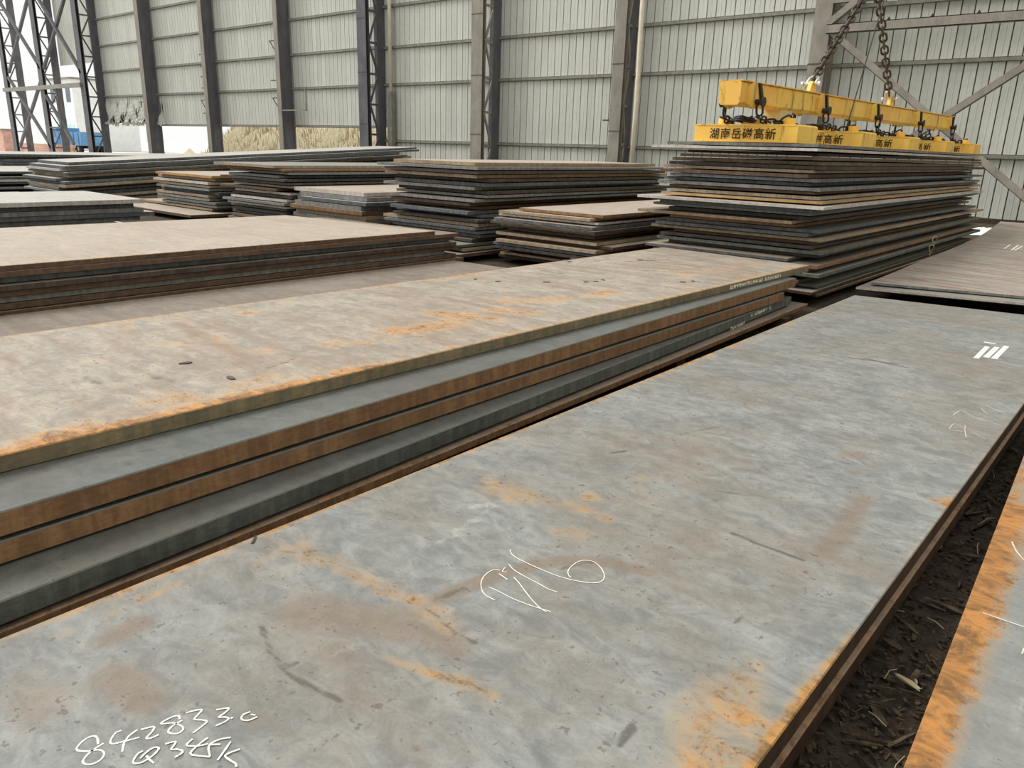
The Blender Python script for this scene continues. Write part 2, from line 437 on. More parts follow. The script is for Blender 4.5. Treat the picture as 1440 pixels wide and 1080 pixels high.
c7 = column(-62.72, 'lattice column ending the wall by the open end', 24.9, .8, True, M_coldark, M_coldark)
c8 = column(-70.6, 'lattice column in the open end, near the white building', 24.9, .8, True, M_coldark, M_coldark, z_off=.4)
c9 = column(-78.6, 'outermost lattice column standing free in the open end', 24.9, .8, True, M_coldark, M_coldark, z_off=.2)
c10 = column(-2.0, 'grey lattice column at the far foot of the cross braces', 25.6, .53, True, M_col, M_col)
bracket(c4, 6.85); bracket(c4, 4.85, 'bar'); bracket(c4, 3.95)
fr = MB().bar((-.05, .05, 3.3), (2.6, .05, 3.3), .07, .07).bar((2.57, .05, 3.3), (2.57, .05, 4.45), .06, .06).build('tubular_frame', M_girt, c4)
for z in (6.55, 5.9, 5.3, 4.65): bracket(c5, z, 'bar', .1, .38)
bracket(c5, 3.95); bracket(c5, 3.2, 'bar', .1, .4)
bracket(c6, 3.95, 'bar', .1, .9); bracket(c1, 2.8, 'bar', .1, .35)
# cross braces between the two right-hand columns
def brace(name, p, q, label):
    d = Vector(q) - Vector(p)
    mb = MB().bar((0, 0, 0), d, .16, .012, (0, 0, 1)).bar((0, .07, -.02), d + Vector((0, .07, -.02)), .012, .15, (0, 0, 1))
    o = mb.build(name, M_col, None, p); tag(o, label, 'brace', 'wall cross braces'); return o
def flat_brace(p, q, label, w=.2):
    p, q = Vector(p), Vector(q); d = q-p; ax = d.normalized(); nrm = Vector((-ax.z, 0, ax.x))
    e = empty('wall_brace', p, label, 'brace', 'wall cross braces')
    mb = MB(); n = []
    vs = []
    for c in (Vector((0, 0, 0)), d):
        for s in (-1, 1):
            for y in (0, .015): vs.append(tuple(c + nrm*(s*w/2) + Vector((0, y, 0))))
    me = mesh('leg', vs, [(0,2,6,4),(1,5,7,3),(0,4,5,1),(2,3,7,6),(0,1,3,2),(4,6,7,5)]); put('angle_face', me, e, M_col)
    vs = []
    for c in (Vector((0, 0, 0)), d):
        for s in (-w/2, -w/2+.015):
            for y in (0, .16): vs.append(tuple(c + nrm*s + Vector((0, y, 0))))
    put('angle_return', mesh('leg', vs, [(0,2,6,4),(1,5,7,3),(0,4,5,1),(2,3,7,6),(0,1,3,2),(4,6,7,5)]), e, M_col)
    return e
flat_brace((-9.3, 25.36, 5.36), (-2.4, 25.36, .05), 'grey angle brace falling from the broad column behind the yellow beam')
flat_brace((-9.5, 25.24, .05), (-2.4, 25.24, 5.36), 'grey angle brace rising towards the column past the yellow beam')
flat_brace((-9.4, 25.36, 5.55), (-2.4, 25.36, 10.9), 'short visible brace rising from the broad column top tie')
tie = empty('tie_beam', (-9.39, 25.3, 5.4), 'horizontal grey tie beam with small clips across the braced bay', 'beam')
MB().box((0, 0, -.13), (7.0, .02, .13)).box((0, 0, .11), (7.0, .2, .13)).box((0, 0, -.13), (7.0, .2, -.11)).build('channel', M_col, tie)
for k in range(6):
    MB().prism([(-.05, 0), (.05, 0), (0, .09)], 'y', .0, .03).build('clip', M_black, tie, (.6+1.15*k, .02, .13))
tie2 = MB().box((0, 0, -.11), (7.0, .2, .11)).build('tie_beam', M_col, None, (-9.39, 25.5, 6.25)); tag(tie2, 'upper grey tie beam above the clipped one in the braced bay', 'beam')

# braces of the open end
for (xa, xb, za, zb, y, lab) in ((-78.4, -70.9, 12.5, 6.6, 25.0, 'upper brace leaning right between the free-standing columns'), (-78.4, -70.9, 6.6, 12.5, 25.1, 'upper brace leaning left between the free-standing columns'),
                      (-78.4, -70.9, 6.2, .6, 25.0, 'lower brace falling right between the free-standing columns'), (-78.4, -70.9, .6, 6.2, 25.1, 'lower brace rising right between the free-standing columns'),
                      (-70.6, -63.2, 12.5, 6.0, 25.0, 'upper brace falling to the last wall column'), (-70.6, -63.2, 6.6, 12.5, 25.1, 'upper brace rising to the last wall column'),
                      (-70.6, -66.4, 4.6, 1.0, 25.0, 'short low brace beside the blue truck')):
    o = MB().bar((0, 0, 0), (xb-xa, 0, zb-za), .2, .2).build('wall_brace', M_coldark, None, (xa, y, za)); tag(o, lab, 'brace', 'open end braces')
o = MB().bar((0, 0, 0), (16.2, 0, 0), .25, .3).build('tie_beam', M_girt, None, (-79.4, 24.85, 5.2)); tag(o, 'pale horizontal tie beam across the open end columns', 'beam')
o = MB().bar((0, 0, 0), (2.9, 0, 0), .1, .1).bar((2.9, 0, 0), (2.9, 0, 2.9), .1, .1).build('pipe_frame', M_coldark, None, (-70.7, 24.8, 2.2)); tag(o, 'thin grey pipe frame hung on the open end column', 'frame')

# cladding of the upper part over the open end
ow = MB().box((-70.4, YW+.07, 7.0), (-62.9, YW+.1, 15)).build('wall_upper', M_wallback); tag(ow, kind='structure')
pm_up = panel_mesh('wall_panel', 6.9, 15)
for i in range(21): put('wall_panel', pm_up, ow, None, (-70.4 + PW*i, YW, 0))

# cream pole and drainpipe
pole = MB().tube([(0, 0, .02), (.02, 0, 3.5), (-.02, 0, 7), (.0, 0, 10)], .085, 12).build('cream_pole', M_cream, None, (-16.02, 25.45, 0), True)
tag(pole, 'slim cream pole leaning against the lattice column', 'pole')
dp = empty('drainpipe', (-30.2, 26.0, 0), 'pale drainpipe beside the dark lattice column, boxed in below', 'drainpipe')
MB().tube([(0, 0, 4.1), (0, 0, 15)], .09, 10).build('pipe', M_cream, dp, None, True)
MB().box((-.14, -.1, 0.02), (.14, .15, 4.12)).build('casing', M_girt, dp)

# ------------------------------------------------------------------ outdoors beyond the open end and under the raised sheets
xs = np.arange(-66, -12, 1.0); ys = np.arange(0, 22, .8)
X, Y = np.meshgrid(xs, ys)
Z = np.clip(Y*1.15, 0, 10) * np.clip((X+61)/4, 0, 1)**.7 + .3*rng.standard_normal(X.shape)*(Y > .5) - .02
vs = np.stack([X, Y+31, Z], -1).reshape(-1, 3); nx = len(xs)
bank = put('grass_bank', mesh('grass_bank', vs, [(j*nx+i, j*nx+i+1, (j+1)*nx+i+1, (j+1)*nx+i) for j in range(len(ys)-1) for i in range(nx-1)], True), None, M_grass)
tag(bank, kind='structure')
r = random.Random(8); g = MB()
for i in range(4200):
    gx = r.uniform(-60, -30); gy = r.uniform(.4, 6); gz = min(gy*1.15, 10)*min(1, max(0, (gx+61)/4))**.7 - .2
    h = r.uniform(.3, .8); dx = r.uniform(-.25, .25)
    n = len(g.v); w = r.uniform(.03, .07)
    g.v += [(gx-w, gy+31, gz), (gx+w, gy+31.02, gz), (gx+dx, gy+31+r.uniform(-.1, .1), gz+h)]; g.f.append((n, n+1, n+2))
go = put('dry_grass', mesh('dry_grass', g.v, g.f), None, M_grass); tag(go, 'dry straw-coloured grass growing on the bank outside', 'grass', None, 'stuff')
bd = empty('building', (-100, 37, 0), 'white rendered building with turquoise patches beyond the open end', 'building')
MB().box((-4, 0, 0), (3.2, 7, 7.6)).build('wall', M_white, bd)
MB().box((-2.2, -.04, 1.6), (.6, 0, 3.4)).build('painted_panel', M_turq, bd); MB().box((.8, -.04, 2.0), (2.6, 0, 2.8)).build('painted_panel', M_turq, bd)
MB().box((-4.3, -.3, 7.6), (3.5, 7.3, 7.8)).build('roof', M_girt, bd)
for xx in (-3, -.8, 1.4): MB().box((xx, -.05, 5.2), (xx+1.1, 0, 6.7)).build('window', M_glass, bd)
tk = empty('truck', (-83, 31, 0), 'blue tipper truck parked outside the open end', 'truck')
MB().prism([(0, .75), (5.2, .75), (5.4, 1.95), (-.2, 1.95)], 'y', -1.1, 1.1).build('tipper_body', M_blue, tk)
for k in range(5): MB().box((.3+k*1.1, -1.16, .8), (.42+k*1.1, -1.1, 1.9)).build('rib', M_blue, tk)
MB().prism([(-2.0, .6), (-.35, .6), (-.35, 2.3), (-1.6, 2.3), (-2.0, 1.5)], 'y', -1.05, 1.05).build('cab', M_blue, tk)
MB().prism([(-1.85, 1.5), (-.7, 1.5), (-.7, 2.15), (-1.55, 2.15)], 'y', -1.08, 1.08).build('cab_window', M_glass, tk)
for xx in (-1.2, 3.2, 4.4):
    for s in (-1, 1):
        wh = MB().tube([(xx, s*.75, .46), (xx, s*1.05, .46)], .46, 16).build('wheel', M_tyre, tk); MB().tube([(xx, s*1.04, .46), (xx, s*1.09, .46)], .2, 12).build('hub', M_girt, wh)
MB().box((-1.9, -.6, .5), (5.2, .6, .74)).build('chassis', M_tyre, tk)
bw = empty('brick_wall', (-86, 27.5, 0), 'low pinkish brick wall outside the open end', 'wall')
for rr in range(4):
    for k in range(26):
        MB().box((k*.48+(rr % 2)*.24, 0, rr*.21), (k*.48+.46+(rr % 2)*.24, .24, rr*.21+.2)).build('brick', M_brick, bw)
hp = empty('gate_pier', (-88.2, 26.4, 0), 'stout pinkish brick pier beside the low brick wall', 'pier')
MB().box((0, 0, 0), (1.5, .9, 1.9)).build('shaft', M_brick, hp); MB().box((-.1, -.1, 1.9), (1.6, 1.0, 2.05)).build('cap', M_girt, hp)

# ------------------------------------------------------------------ steel plates
ORD = ['topmost', 'second from the top', 'third from the top', 'fourth from the top', 'fifth from the top', 'sixth from the top', 'seventh from the top', 'eighth from the top', 'ninth from the top', 'tenth from the top'] + \
      ['%dth from the top' % i for i in range(11, 21)] + ['21st from the top', '22nd from the top', '23rd from the top'] + ['%dth from the top' % i for i in range(24, 31)] + ['31st from the top', '32nd from the top', '33rd from the top', '34th from the top', '35th from the top', '36th from the top']

def polydist(X, Y, pts):
    d = np.full(X.shape, 1e9)
    if len(pts) == 1: return np.hypot(X-pts[0][0], Y-pts[0][1])
    for (ax, ay), (bx, by) in zip(pts[:-1], pts[1:]):
        dx, dy = bx-ax, by-ay; L = dx*dx+dy*dy+1e-12
        t = np.clip(((X-ax)*dx+(Y-ay)*dy)/L, 0, 1)
        d = np.minimum(d, np.hypot(X-ax-t*dx, Y-ay-t*dy))
    return d

def plate(corners, ztop, th, top, edge, label, group, grid=None, chamfer=0.0, zf=None, stains=None):
    """corners: near-left, near-right, far-right, far-left in plan. One plate = one object."""
    c = [Vector(q).to_2d() for q in corners]
    o2 = (c[0]+c[1]+c[2]+c[3])/4
    w = ((c[1]-c[0]).length+(c[2]-c[3]).length)/2; l = ((c[3]-c[0]).length+(c[2]-c[1]).length)/2
    nu, nv = grid if grid else (1, 1)
    zf_given = zf is not None
    zf = zf or (lambda u, v: 0.0)
    def P(u, v):
        q = c[0]*(1-u)*(1-v)+c[1]*u*(1-v)+c[2]*u*v+c[3]*(1-u)*v - o2
        return q.x, q.y
    vs = []; suv = []; fs = []; mi = []
    iu, iv = chamfer/w, chamfer/l
    us = [iu+(1-2*iu)*i/nu for i in range(nu+1)]; wv = [iv+(1-2*iv)*j/nv for j in range(nv+1)]
    for v in wv:
        for u in us:
            x, y = P(u, v); vs.append((x, y, th+zf(u, v))); suv.append((u*w, v*l))
    N = nu+1
    for j in range(nv):
        for i in range(nu):
            fs.append((j*N+i, j*N+i+1, (j+1)*N+i+1, (j+1)*N+i)); mi.append(0)
    loop = [i for i in range(nu)] + [j*N+nu for j in range(nv)] + [nv*N+i for i in range(nu, 0, -1)] + [j*N for j in range(nv, 0, -1)]
    def uv(idx): return idx % N, idx // N
    prev = loop
    for lev in (('c', chamfer) if chamfer else None, ('b', th)):
        if lev is None: continue
        ring = []
        for idx in loop:
            i, j = uv(idx); u = i/nu; v = j/nv
            x, y = P(u, v); ring.append(len(vs)); vs.append((x, y, th-lev[1]+zf(u, v))); suv.append((u*w, v*l))
        for k in range(len(loop)):
            k2 = (k+1) % len(loop)
            fs.append((prev[k2], prev[k], ring[k], ring[k2])); mi.append(0 if lev[0] == 'c' else 1)
        prev = ring
    if zf_given:                                   # underside of a bent plate follows the bend
        Rt = [prev[nu+j] for j in range(nv+1)]; Lf = [prev[0]] + [prev[2*nu+nv+(nv-j)] for j in range(1, nv+1)]
        for j in range(nv): fs.append((Lf[j], Lf[j+1], Rt[j+1], Rt[j])); mi.append(1)
    else:
        fs.append(tuple(prev[::-1])); mi.append(1)
    me = mesh('steel_plate', vs, fs)
    me.materials.append(TOP[top]); me.materials.append(EDGE[edge])
    me.polygons.foreach_set('material_index', mi)
    a = me.attributes.new('suv', 'FLOAT_VECTOR', 'POINT'); a.data.foreach_set('vector', [q for s in suv for q in (s[0], s[1], 0)])
    a = me.attributes.new('dim', 'FLOAT_VECTOR', 'POINT'); a.data.foreach_set('vector', [w, l, 0]*len(vs))
    if stains:
        V = np.array(vs); GX, GY = V[:, 0]+o2.x, V[:, 1]+o2.y
        acc = {}
        for kind, pts, r, s in stains:
            pw = [at_z(q[0], q[1], ztop) for q in pts]
            m = s*np.exp(-(polydist(GX, GY, pw)/r)**2)
            acc[kind] = np.maximum(acc.get(kind, 0), m)
        for kname, m in acc.items():
            a = me.attributes.new('s_'+kname, 'FLOAT', 'POINT'); a.data.foreach_set('value', m.astype(np.float32))
    o = put('steel_plate', me, None, None, (o2.x, o2.y, ztop-th))
    return tag(o, label, 'steel plate', group)

def sleepers(x0, x1, ys, h, desc):
    me = MB().box((-(x1-x0)/2, -.07, .02), ((x1-x0)/2, .07, h)).mesh('timber_sleeper')
    me.materials.append(M_timber)
    for k, y in enumerate(ys):
        o = put('timber_sleeper', me, None, None, ((x0+x1)/2, y, 0))
        tag(o, 'dark timber sleeper laid across the floor under ' + desc, 'sleeper', 'sleepers under ' + desc)

def stack(desc, x0, x1, y0, y1, zb, zt, edges, seed, jx=.1, jy=.12, tops='tan grey brown', special={}, tilt=0.0, gap=.25, jl=.5):
    r = random.Random(seed); n = len(edges); pitch = (zt-zb)/n
    tops = tops.split()
    for k, e in enumerate(edges):                       # from the top down
        z = zt - k*pitch; th = pitch*(1-gap*r.uniform(.4, 1.0))
        sp = special.get(k, {})
        a = x0 + r.uniform(-jx, jx) + sp.get('l', 0); b = x1 + r.uniform(-jx, jx) + sp.get('r', 0)
        c = y0 + r.uniform(-jy, jy) + sp.get('n', 0); d = y1 + r.uniform(-jl, jl)
        sk = r.uniform(-.008, .008)*(d-c)
        o = plate([(a, c), (b, c), (b+sk, d), (a+sk, d)], z, th, sp.get('t', r.choice(tops)), e,
              '%s steel plate in the %s, %s' % (ADJ[e], desc, ORD[k]), 'plates of the ' + desc)
        if tilt:
            o.rotation_euler.x = tilt; o.location.z += (o.location.y - y0)*math.tan(tilt)
    L = y1-y0
    sleepers(x0+.05, x1-.05, [y0+.5, (y0+y1)/2, y1-.6], zb - .004, 'the ' + desc)

# --- pile with the chalked numbers, in front
def mk(pts, off, sc):
    return [(off[0]+q[0]/sc, off[1]+q[1]/sc) for q in pts]
Z1 = .28
S = []
def st(kind, r, s, *pts):
    if kind == 'orange': r *= 1.5; s *= 1.15
    if kind == 'dark': r = max(r*.85, .015); s *= 1.02
    if kind == 'pale': r *= 1.3; s *= .6
    S.append((kind, list(pts), r, s))
# rust film along the far long edge and in drifts; far-end warm tint paints a reflection
st('orange', .05, .5, (0, 905), (300, 780), (600, 655), (900, 540), (1195, 425))
st('orange', .05, .8, (400, 772), (470, 790), (540, 825), (600, 855), (645, 895))
st('orange', .035, .9, (480, 800), (520, 822), (560, 838)); st('orange', .03, .8, (425, 765), (455, 782))
st('orange', .06, .75, (680, 678), (735, 695)); st('orange', .07, .85, (690, 690), (740, 700)); st('orange', .05, .7, (760, 705), (820, 715), (850, 728))
st('orange', .06, .7, (790, 745), (815, 748)); st('orange', .05, .85, (832, 700)); st('orange', .06, .7, (905, 673)); st('orange', .05, .45, (870, 700), (900, 705))
st('orange', .02, .8, (540, 925), (620, 950), (660, 965), (695, 978)); st('orange', .025, .8, (650, 955), (668, 965))
st('orange', .09, .8, (1020, 980), (990, 1040)); st('orange', .07, .9, (1045, 960), (1050, 1010)); st('orange', .1, .75, (1090, 1010), (1000, 1080)); st('orange', .05, .7, (1065, 935))
st('orange', .05, .9, (1150, 965), (1110, 1020), (1075, 1070)); st('orange', .03, .6, (1162, 948), (1200, 895)); st('orange', .05, .9, (1328, 705)); st('orange', .04, .7, (1165, 945), (1140, 975))
st('orange', .03, .8, (200, 842)); st('orange', .02, .8, (160, 862)); st('orange', .02, .8, (210, 838), (255, 818)); st('orange', .025, .6, (345, 800), (400, 775)); st('orange', .03, .55, (75, 895), (95, 890))
st('orange', .14, .36, (20, 920), (120, 890)); st('orange', .13, .36, (200, 840), (420, 750), (640, 660), (800, 600)); st('orange', .45, .26, (1230, 425), (1420, 455)); st('orange', .3, .2, (1100, 500), (1350, 520)); st('orange', .14, .3, (380, 800), (480, 840))  # widest ones, at the far end, paint in a warm grazing reflection
st('dark', .03, .55, (960, 610), (1010, 600)); st('dark', .025, .5, (840, 660), (870, 652)); st('dark', .02, .6, (700, 720), (735, 735)); st('dark', .02, .5, (930, 730), (960, 738)); st('dark', .05, .4, (1000, 570), (900, 590)); st('dark', .06, .42, (1130, 900), (1200, 830)); st('dark', .09, .34, (900, 1000), (1000, 900)); st('dark', .02, .6, (1005, 690), (1040, 695)); st('dark', .02, .6, (395, 775), (420, 778)); st('dark', .05, .4, (740, 870), (800, 850)); st('dark', .02, .6, (700, 940)); st('dark', .02, .6, (680, 1022)); st('dark', .018, .6, (735, 1003), (740, 1008)); st('dark', .02, .6, (585, 1053)); st('dark', .03, .5, (1180, 590), (1240, 600)); st('dark', .03, .5, (1050, 540), (1090, 545))
st('brown', .16, .85, (430, 860), (560, 880)); st('brown', .1, .8, (600, 890), (640, 910)); st('brown', .12, .75, (470, 920), (500, 930)); st('brown', .2, .5, (840, 730), (800, 760))
st('brown', .07, .9, (190, 880), (160, 895)); st('brown', .1, .85, (170, 950), (205, 985)); st('brown', .07, .8, (360, 1010)); st('brown', .14, .55, (1100, 830), (1120, 800)); st('brown', .18, .5, (990, 600), (1050, 610))
st('brown', .1, .75, (1200, 640)); st('brown', .05, .85, (892, 615)); st('brown', .15, .5, (20, 960), (60, 990)); st('brown', .12, .6, (780, 830), (830, 800))
st('brown', .05, .95, (610, 845), (650, 828), (700, 808), (760, 793), (810, 788), (860, 792), (910, 805)); st('brown', .15, .6, (1000, 950), (960, 900)); st('brown', .3, .5, (1150, 480), (1300, 470))
st('brown', .1, .6, (1000, 745), (960, 760)); st('brown', .08, .8, (1160, 780), (1190, 740), (1215, 700)); st('brown', .06, .6, (1200, 665), (1235, 655))
st('dark', .012, .8, (368, 880), (380, 915), (400, 945), (435, 965), (455, 975), (480, 987)); st('dark', .012, .7, (600, 855), (640, 890), (668, 905)); st('dark', .01, .7, (620, 948), (660, 962), (690, 975))
st('dark', .03, .55, (610, 845), (650, 828)); st('dark', .018, 1.0, (1195, 503), (1232, 508)); st('dark', .022, 1.0, (1215, 504), (1245, 510), (1262, 512)); st('dark', .018, .95, (1240, 510), (1276, 517)); st('dark', .014, .9, (1305, 517), (1317, 520))
st('dark', .012, .95, (870, 1048), (890, 1022)); st('dark', .01, .9, (1030, 750), (1075, 768), (1130, 788)); st('dark', .01, .5, (800, 990), (835, 975)); st('dark', .012, .8, (1035, 875), (1045, 868)); st('dark', .02, .7, (400, 938), (420, 932))
st('dark', .03, .5, (120, 920), (150, 905)); st('dark', .02, .5, (240, 870)); st('dark', .02, .6, (790, 800), (830, 790)); st('dark', .014, .8, (860, 637), (880, 634))
st('pale', .04, .8, (640, 752), (670, 730), (690, 712)); st('pale', .03, .8, (605, 770), (640, 745)); st('pale', .03, .85, (660, 715), (690, 708)); st('pale', .03, .8, (470, 920), (505, 905)); st('pale', .12, .3, (820, 880), (760, 860))
st('pale', .2, .35, (1150, 560), (1000, 560)); st('pale', .12, .4, (1150, 800), (1230, 740)); st('pale', .03, .7, (560, 960), (530, 970))
hero_c = [(-2.33, -1.6), (-.50, -1.75), (-.50, 8.96), (-2.52, 8.68)]
P1 = plate(hero_c, Z1, .075, 'hero', 'umber', 'broad blue-grey steel plate chalked with white handwritten numbers and a looping scrawl', 'plates of the chalked pile', (120, 680), .004, None, S)
plate([(-2.30, -1.55), (-.486, -1.7), (-.482, 8.9), (-2.49, 8.6)], Z1-.08, .075, 'brown', 'umber', 'brown-edged steel plate directly under the chalked blue-grey plate', 'plates of the chalked pile', (2, 8), .004)
sleepers(-2.3, -.62, [-.6, 2.2, 5.0, 7.8], Z1-.157, 'the chalked pile')

def catmull(pts, n=6):
    if len(pts) < 3: return pts
    P = [pts[0]]+pts+[pts[-1]]; out = []
    for i in range(1, len(P)-2):
        for k in range(n):
            t = k/n; a, b, c, d = (np.array(P[i+j]) for j in (-1, 0, 1, 2))
            out.append(tuple(.5*((2*b)+(-a+c)*t+(2*a-5*b+4*c-d)*t*t+(-a+3*b-3*c+d)*t**3)))
    out.append(pts[-1]); return out
def chalk(parent, z, strokes, width, mat=M_chalk, name='chalk_writing', smooth=True):
    """strokes drawn as thin flat ribbons lying on the plate"""
    vs, fs = [], []; ox, oy, oz = parent.location; r = random.Random(5)
    for sidx, s in enumerate(strokes):
        w = [at_z(q[0], q[1], z) for q in s]
        if smooth: w = catmull(w)
        n0 = len(vs)
        for i, q in enumerate(w):
            a = np.array(w[max(i-1, 0)]); b = np.array(w[min(i+1, len(w)-1)]); d = b-a; d = d/(np.linalg.norm(d)+1e-9); nrm = np.array([-d[1], d[0]])*width/2*r.uniform(.75, 1.2)
            zz = z - oz + .0012 + sidx*.00012
            vs.append((q[0]+nrm[0]-ox, q[1]+nrm[1]-oy, zz)); vs.append((q[0]-nrm[0]-ox, q[1]-nrm[1]-oy, zz))
        for i in range(len(w)-1):
            k = n0+2*i; fs.append((k, k+1, k+3, k+2))
    o = put(name, mesh(name, vs, fs), parent, mat)
    if len(strokes) > 1: o['kind'] = 'stuff'
    return o
A = (100, 980); s5 = 1440/280
num = [[(195,345),(190,300),(160,285),(100,310),(45,365),(50,390),(120,395),(200,385),(240,410),(215,455),(160,485),(110,490),(85,470),(110,430),(160,385),(235,338)],
 [(365,245),(320,265),(285,320),(300,342),(380,325),(495,295)], [(480,240),(420,285),(385,335),(370,400)],
 [(505,240),(560,225),(600,220),(590,250),(545,300),(580,300),(635,275)],
 [(785,165),(780,142),(740,145),(655,188),(665,198),(740,192),(800,215),(810,240),(770,268),(715,265),(705,245),(740,210),(805,172)],
 [(833,120),(880,105),(945,97),(920,130),(892,165),(940,170),(982,180),(960,205),(880,265)],
 [(1050,97),(1140,85),(1110,120),(1068,150),(1110,150),(1140,160),(1110,185),(1045,213)], [(1155,152),(1168,160)],
 [(1295,112),(1250,130),(1232,155),(1245,172),(1290,172),(1345,148)], [(1300,130),(1332,138)],
 [(520,395),(480,420),(450,470),(465,487),(520,475),(590,430),(632,385),(625,370),(590,375),(540,410),(500,450)], [(545,430),(570,460),(600,485)],
 [(680,347),(720,335),(755,330),(745,355),(725,385),(770,385),(808,398),(790,420),(750,443)],
 [(880,310),(840,345),(845,360),(920,360),(990,345)], [(990,300),(930,345),(875,395),(865,418),(900,430),(1005,440)],
 [(1155,300),(1080,312),(1010,345),(995,380),(1000,410),(1005,440)], [(1000,352),(1080,350)],
 [(1155,330),(1110,395),(1060,465)], [(1220,385),(1150,410),(1115,435),(1150,465),(1190,490),(1195,514)]]
w1 = chalk(P1, Z1, [mk(s, A, s5) for s in num], .0052); w1['label'] = 'white handwritten chalk numbers'
B2 = (660, 760)
scr = [[(310,305),(260,297),(200,320),(140,375),(118,440),(130,510),(170,560),(260,605)], [(200,475),(300,520),(450,595),(620,660),(760,705),(825,722)],
 [(450,375),(500,430),(560,510),(640,610),(720,690),(780,725)], [(400,245),(450,300),(540,355),(700,440),(800,495),(890,525)],
 [(412,95),(425,135),(480,180),(600,240),(760,310),(900,365),(1050,405),(1200,430),(1300,430),(1355,400),(1365,350),(1335,285),(1270,225),(1190,205),(1110,215),(1040,260),(1000,310),(1005,355),(1030,380)],
 [(365,275),(335,315),(380,325)], [(300,340),(385,400)]]
w2 = chalk(P1, Z1, [mk(s, B2, 7.2) for s in scr], .0036, name='chalk_scrawl'); w2['label'] = 'looping white chalk scrawl'
B5 = (1160, 460)
chalk(P1, Z1, [mk(s, B5, s5) for s in ([(925,640),(985,605),(1080,650),(1220,695),(1270,705)], [(900,735),(935,700),(1000,725)], [(895,745),(1000,755)], [(1015,712),(1012,745),(1022,800)], [(1130,590),(1175,630)], [(1165,570),(1300,625)], [(1060,760),(1160,810)])], .0045, M_faint, 'chalk_scratches')
def stencil(strokes, w, gapn):
    """broken painted bars"""
    out = []
    for a, b in strokes:
        for k in range(gapn):
            t0 = k/gapn; t1 = (k+.8)/gapn
            out.append([(a[0]+(b[0]-a[0])*t0, a[1]+(b[1]-a[1])*t0), (a[0]+(b[0]-a[0])*t1, a[1]+(b[1]-a[1])*t1)])
    return out
chalk(P1, Z1, [mk(q, B5, s5) for q in ([(1175,142),(1092,226)], [(1245,145),(1165,220)], [(1315,138),(1222,230)])], .034, M_chalk, 'stencilled_marks', False)
chalk(P1, Z1, [mk([(1150,108),(1235,121)], B5, s5)], .03, M_chalk, 'stencilled_dash', False)

# --- corner plate on the right
ZR = .28
e0 = np.array(at_z(1440, 640, ZR)); e1 = np.array(at_z(1270, 1080, ZR)); dv = (e0-e1)/np.linalg.norm(e0-e1); nv_ = np.array([dv[1], -dv[0]])
n_l = e1 - dv*1.6; f_l = e0 + dv*1.2
S = []
st('orange', .07, .6, (1440, 720), (1400, 850), (1330, 960), (1290, 1075)); st('orange', .03, .7, (1390, 890)); st('orange', .02, .7, (1408, 878)); st('orange', .04, .5, (1400, 920), (1365, 985))
st('pale', .03, .8, (1440, 985), (1425, 1020)); st('pale', .015, .7, (1372, 1066))
RP = plate([tuple(n_l), tuple(n_l+nv_*1.5), tuple(f_l+nv_*1.5), tuple(f_l)], ZR, .06, 'side', 'rust', 'grey steel plate with a broad orange rust border by the debris gap', 'corner pile', (75, 230), .004, None, S)
plate([tuple(n_l+nv_*.03), tuple(n_l+nv_*1.5), tuple(f_l+nv_*1.5), tuple(f_l+nv_*.03)], ZR-.064, .06, 'brown', 'brown', 'steel plate hidden beneath the rust-bordered grey plate', 'corner pile')
cx = float((n_l[0]+f_l[0])/2)
sleepers(-.1, 1.1, [0.4, 2.2, 4.0], ZR-.128, 'the rust-bordered plate')
chalk(RP, ZR, [[(1382, 862), (1440, 882)], [(1423, 762), (1429, 775), (1440, 788)], [(1440, 912), (1437, 920)]], .006, M_faint, 'chalk_scratches')

# --- thick plates on the left
ZL = .55
OIL = [('dark', [(5, 675), (60, 660)], .06, .7), ('dark', [(90, 655), (130, 645)], .05, .6), ('dark', [(180, 652)], .04, .75), ('dark', [(200, 634), (215, 632)], .035, .7), ('dark', [(40, 685)], .04, .6), ('brown', [(300, 640), (500, 590)], .08, .5)]
OIL4 = [('dark', [(75, 801)], .03, .9), ('brown', [(100, 800), (400, 690)], .08, .6)]
def row(front0, corner, ztop, th, back, y0, edge, top, label, grid=None, stains=None, chamf=.005, left_far=None):
    a = np.array(at_z(front0[0], front0[1], ztop)); b = np.array(at_z(corner[0], corner[1], ztop)); d = (b-a)/(b[1]-a[1])
    n = a + d*(y0-a[1])
    fl_ = np.array(at_z(*left_far, ztop)) if left_far else np.array([b[0]-back, b[1]-.12])
    return plate([(n[0]-back, y0), tuple(n), tuple(b), tuple(fl_)], ztop, th, top, edge, label, 'plates of the thick-plate stack', grid, chamf, None, stains)
S = []
st('orange', .11, .7, (560, 465), (640, 455)); st('orange', .09, .75, (610, 440), (690, 448)); st('orange', .1, .6, (720, 425), (800, 418)); st('orange', .08, .7, (700, 438), (745, 440)); st('orange', .08, .65, (830, 415), (860, 410)); st('orange', .09, .55, (470, 485), (540, 480))
st('orange', .07, .6, (180, 460)); st('orange', .07, .6, (345, 440)); st('orange', .08, .6, (365, 495)); st('orange', .1, .5, (230, 565), (260, 560)); st('orange', .06, .7, (40, 620), (120, 600)); st('orange', .06, .6, (330, 545), (380, 530)); st('orange', .1, .5, (640, 392), (660, 388))
st('orange', .06, .5, (0, 635), (500, 515)); st('orange', .06, .6, (60, 625), (110, 608)); st('orange', .09, .5, (250, 480), (300, 478)); st('orange', .12, .45, (960, 385), (1060, 370))
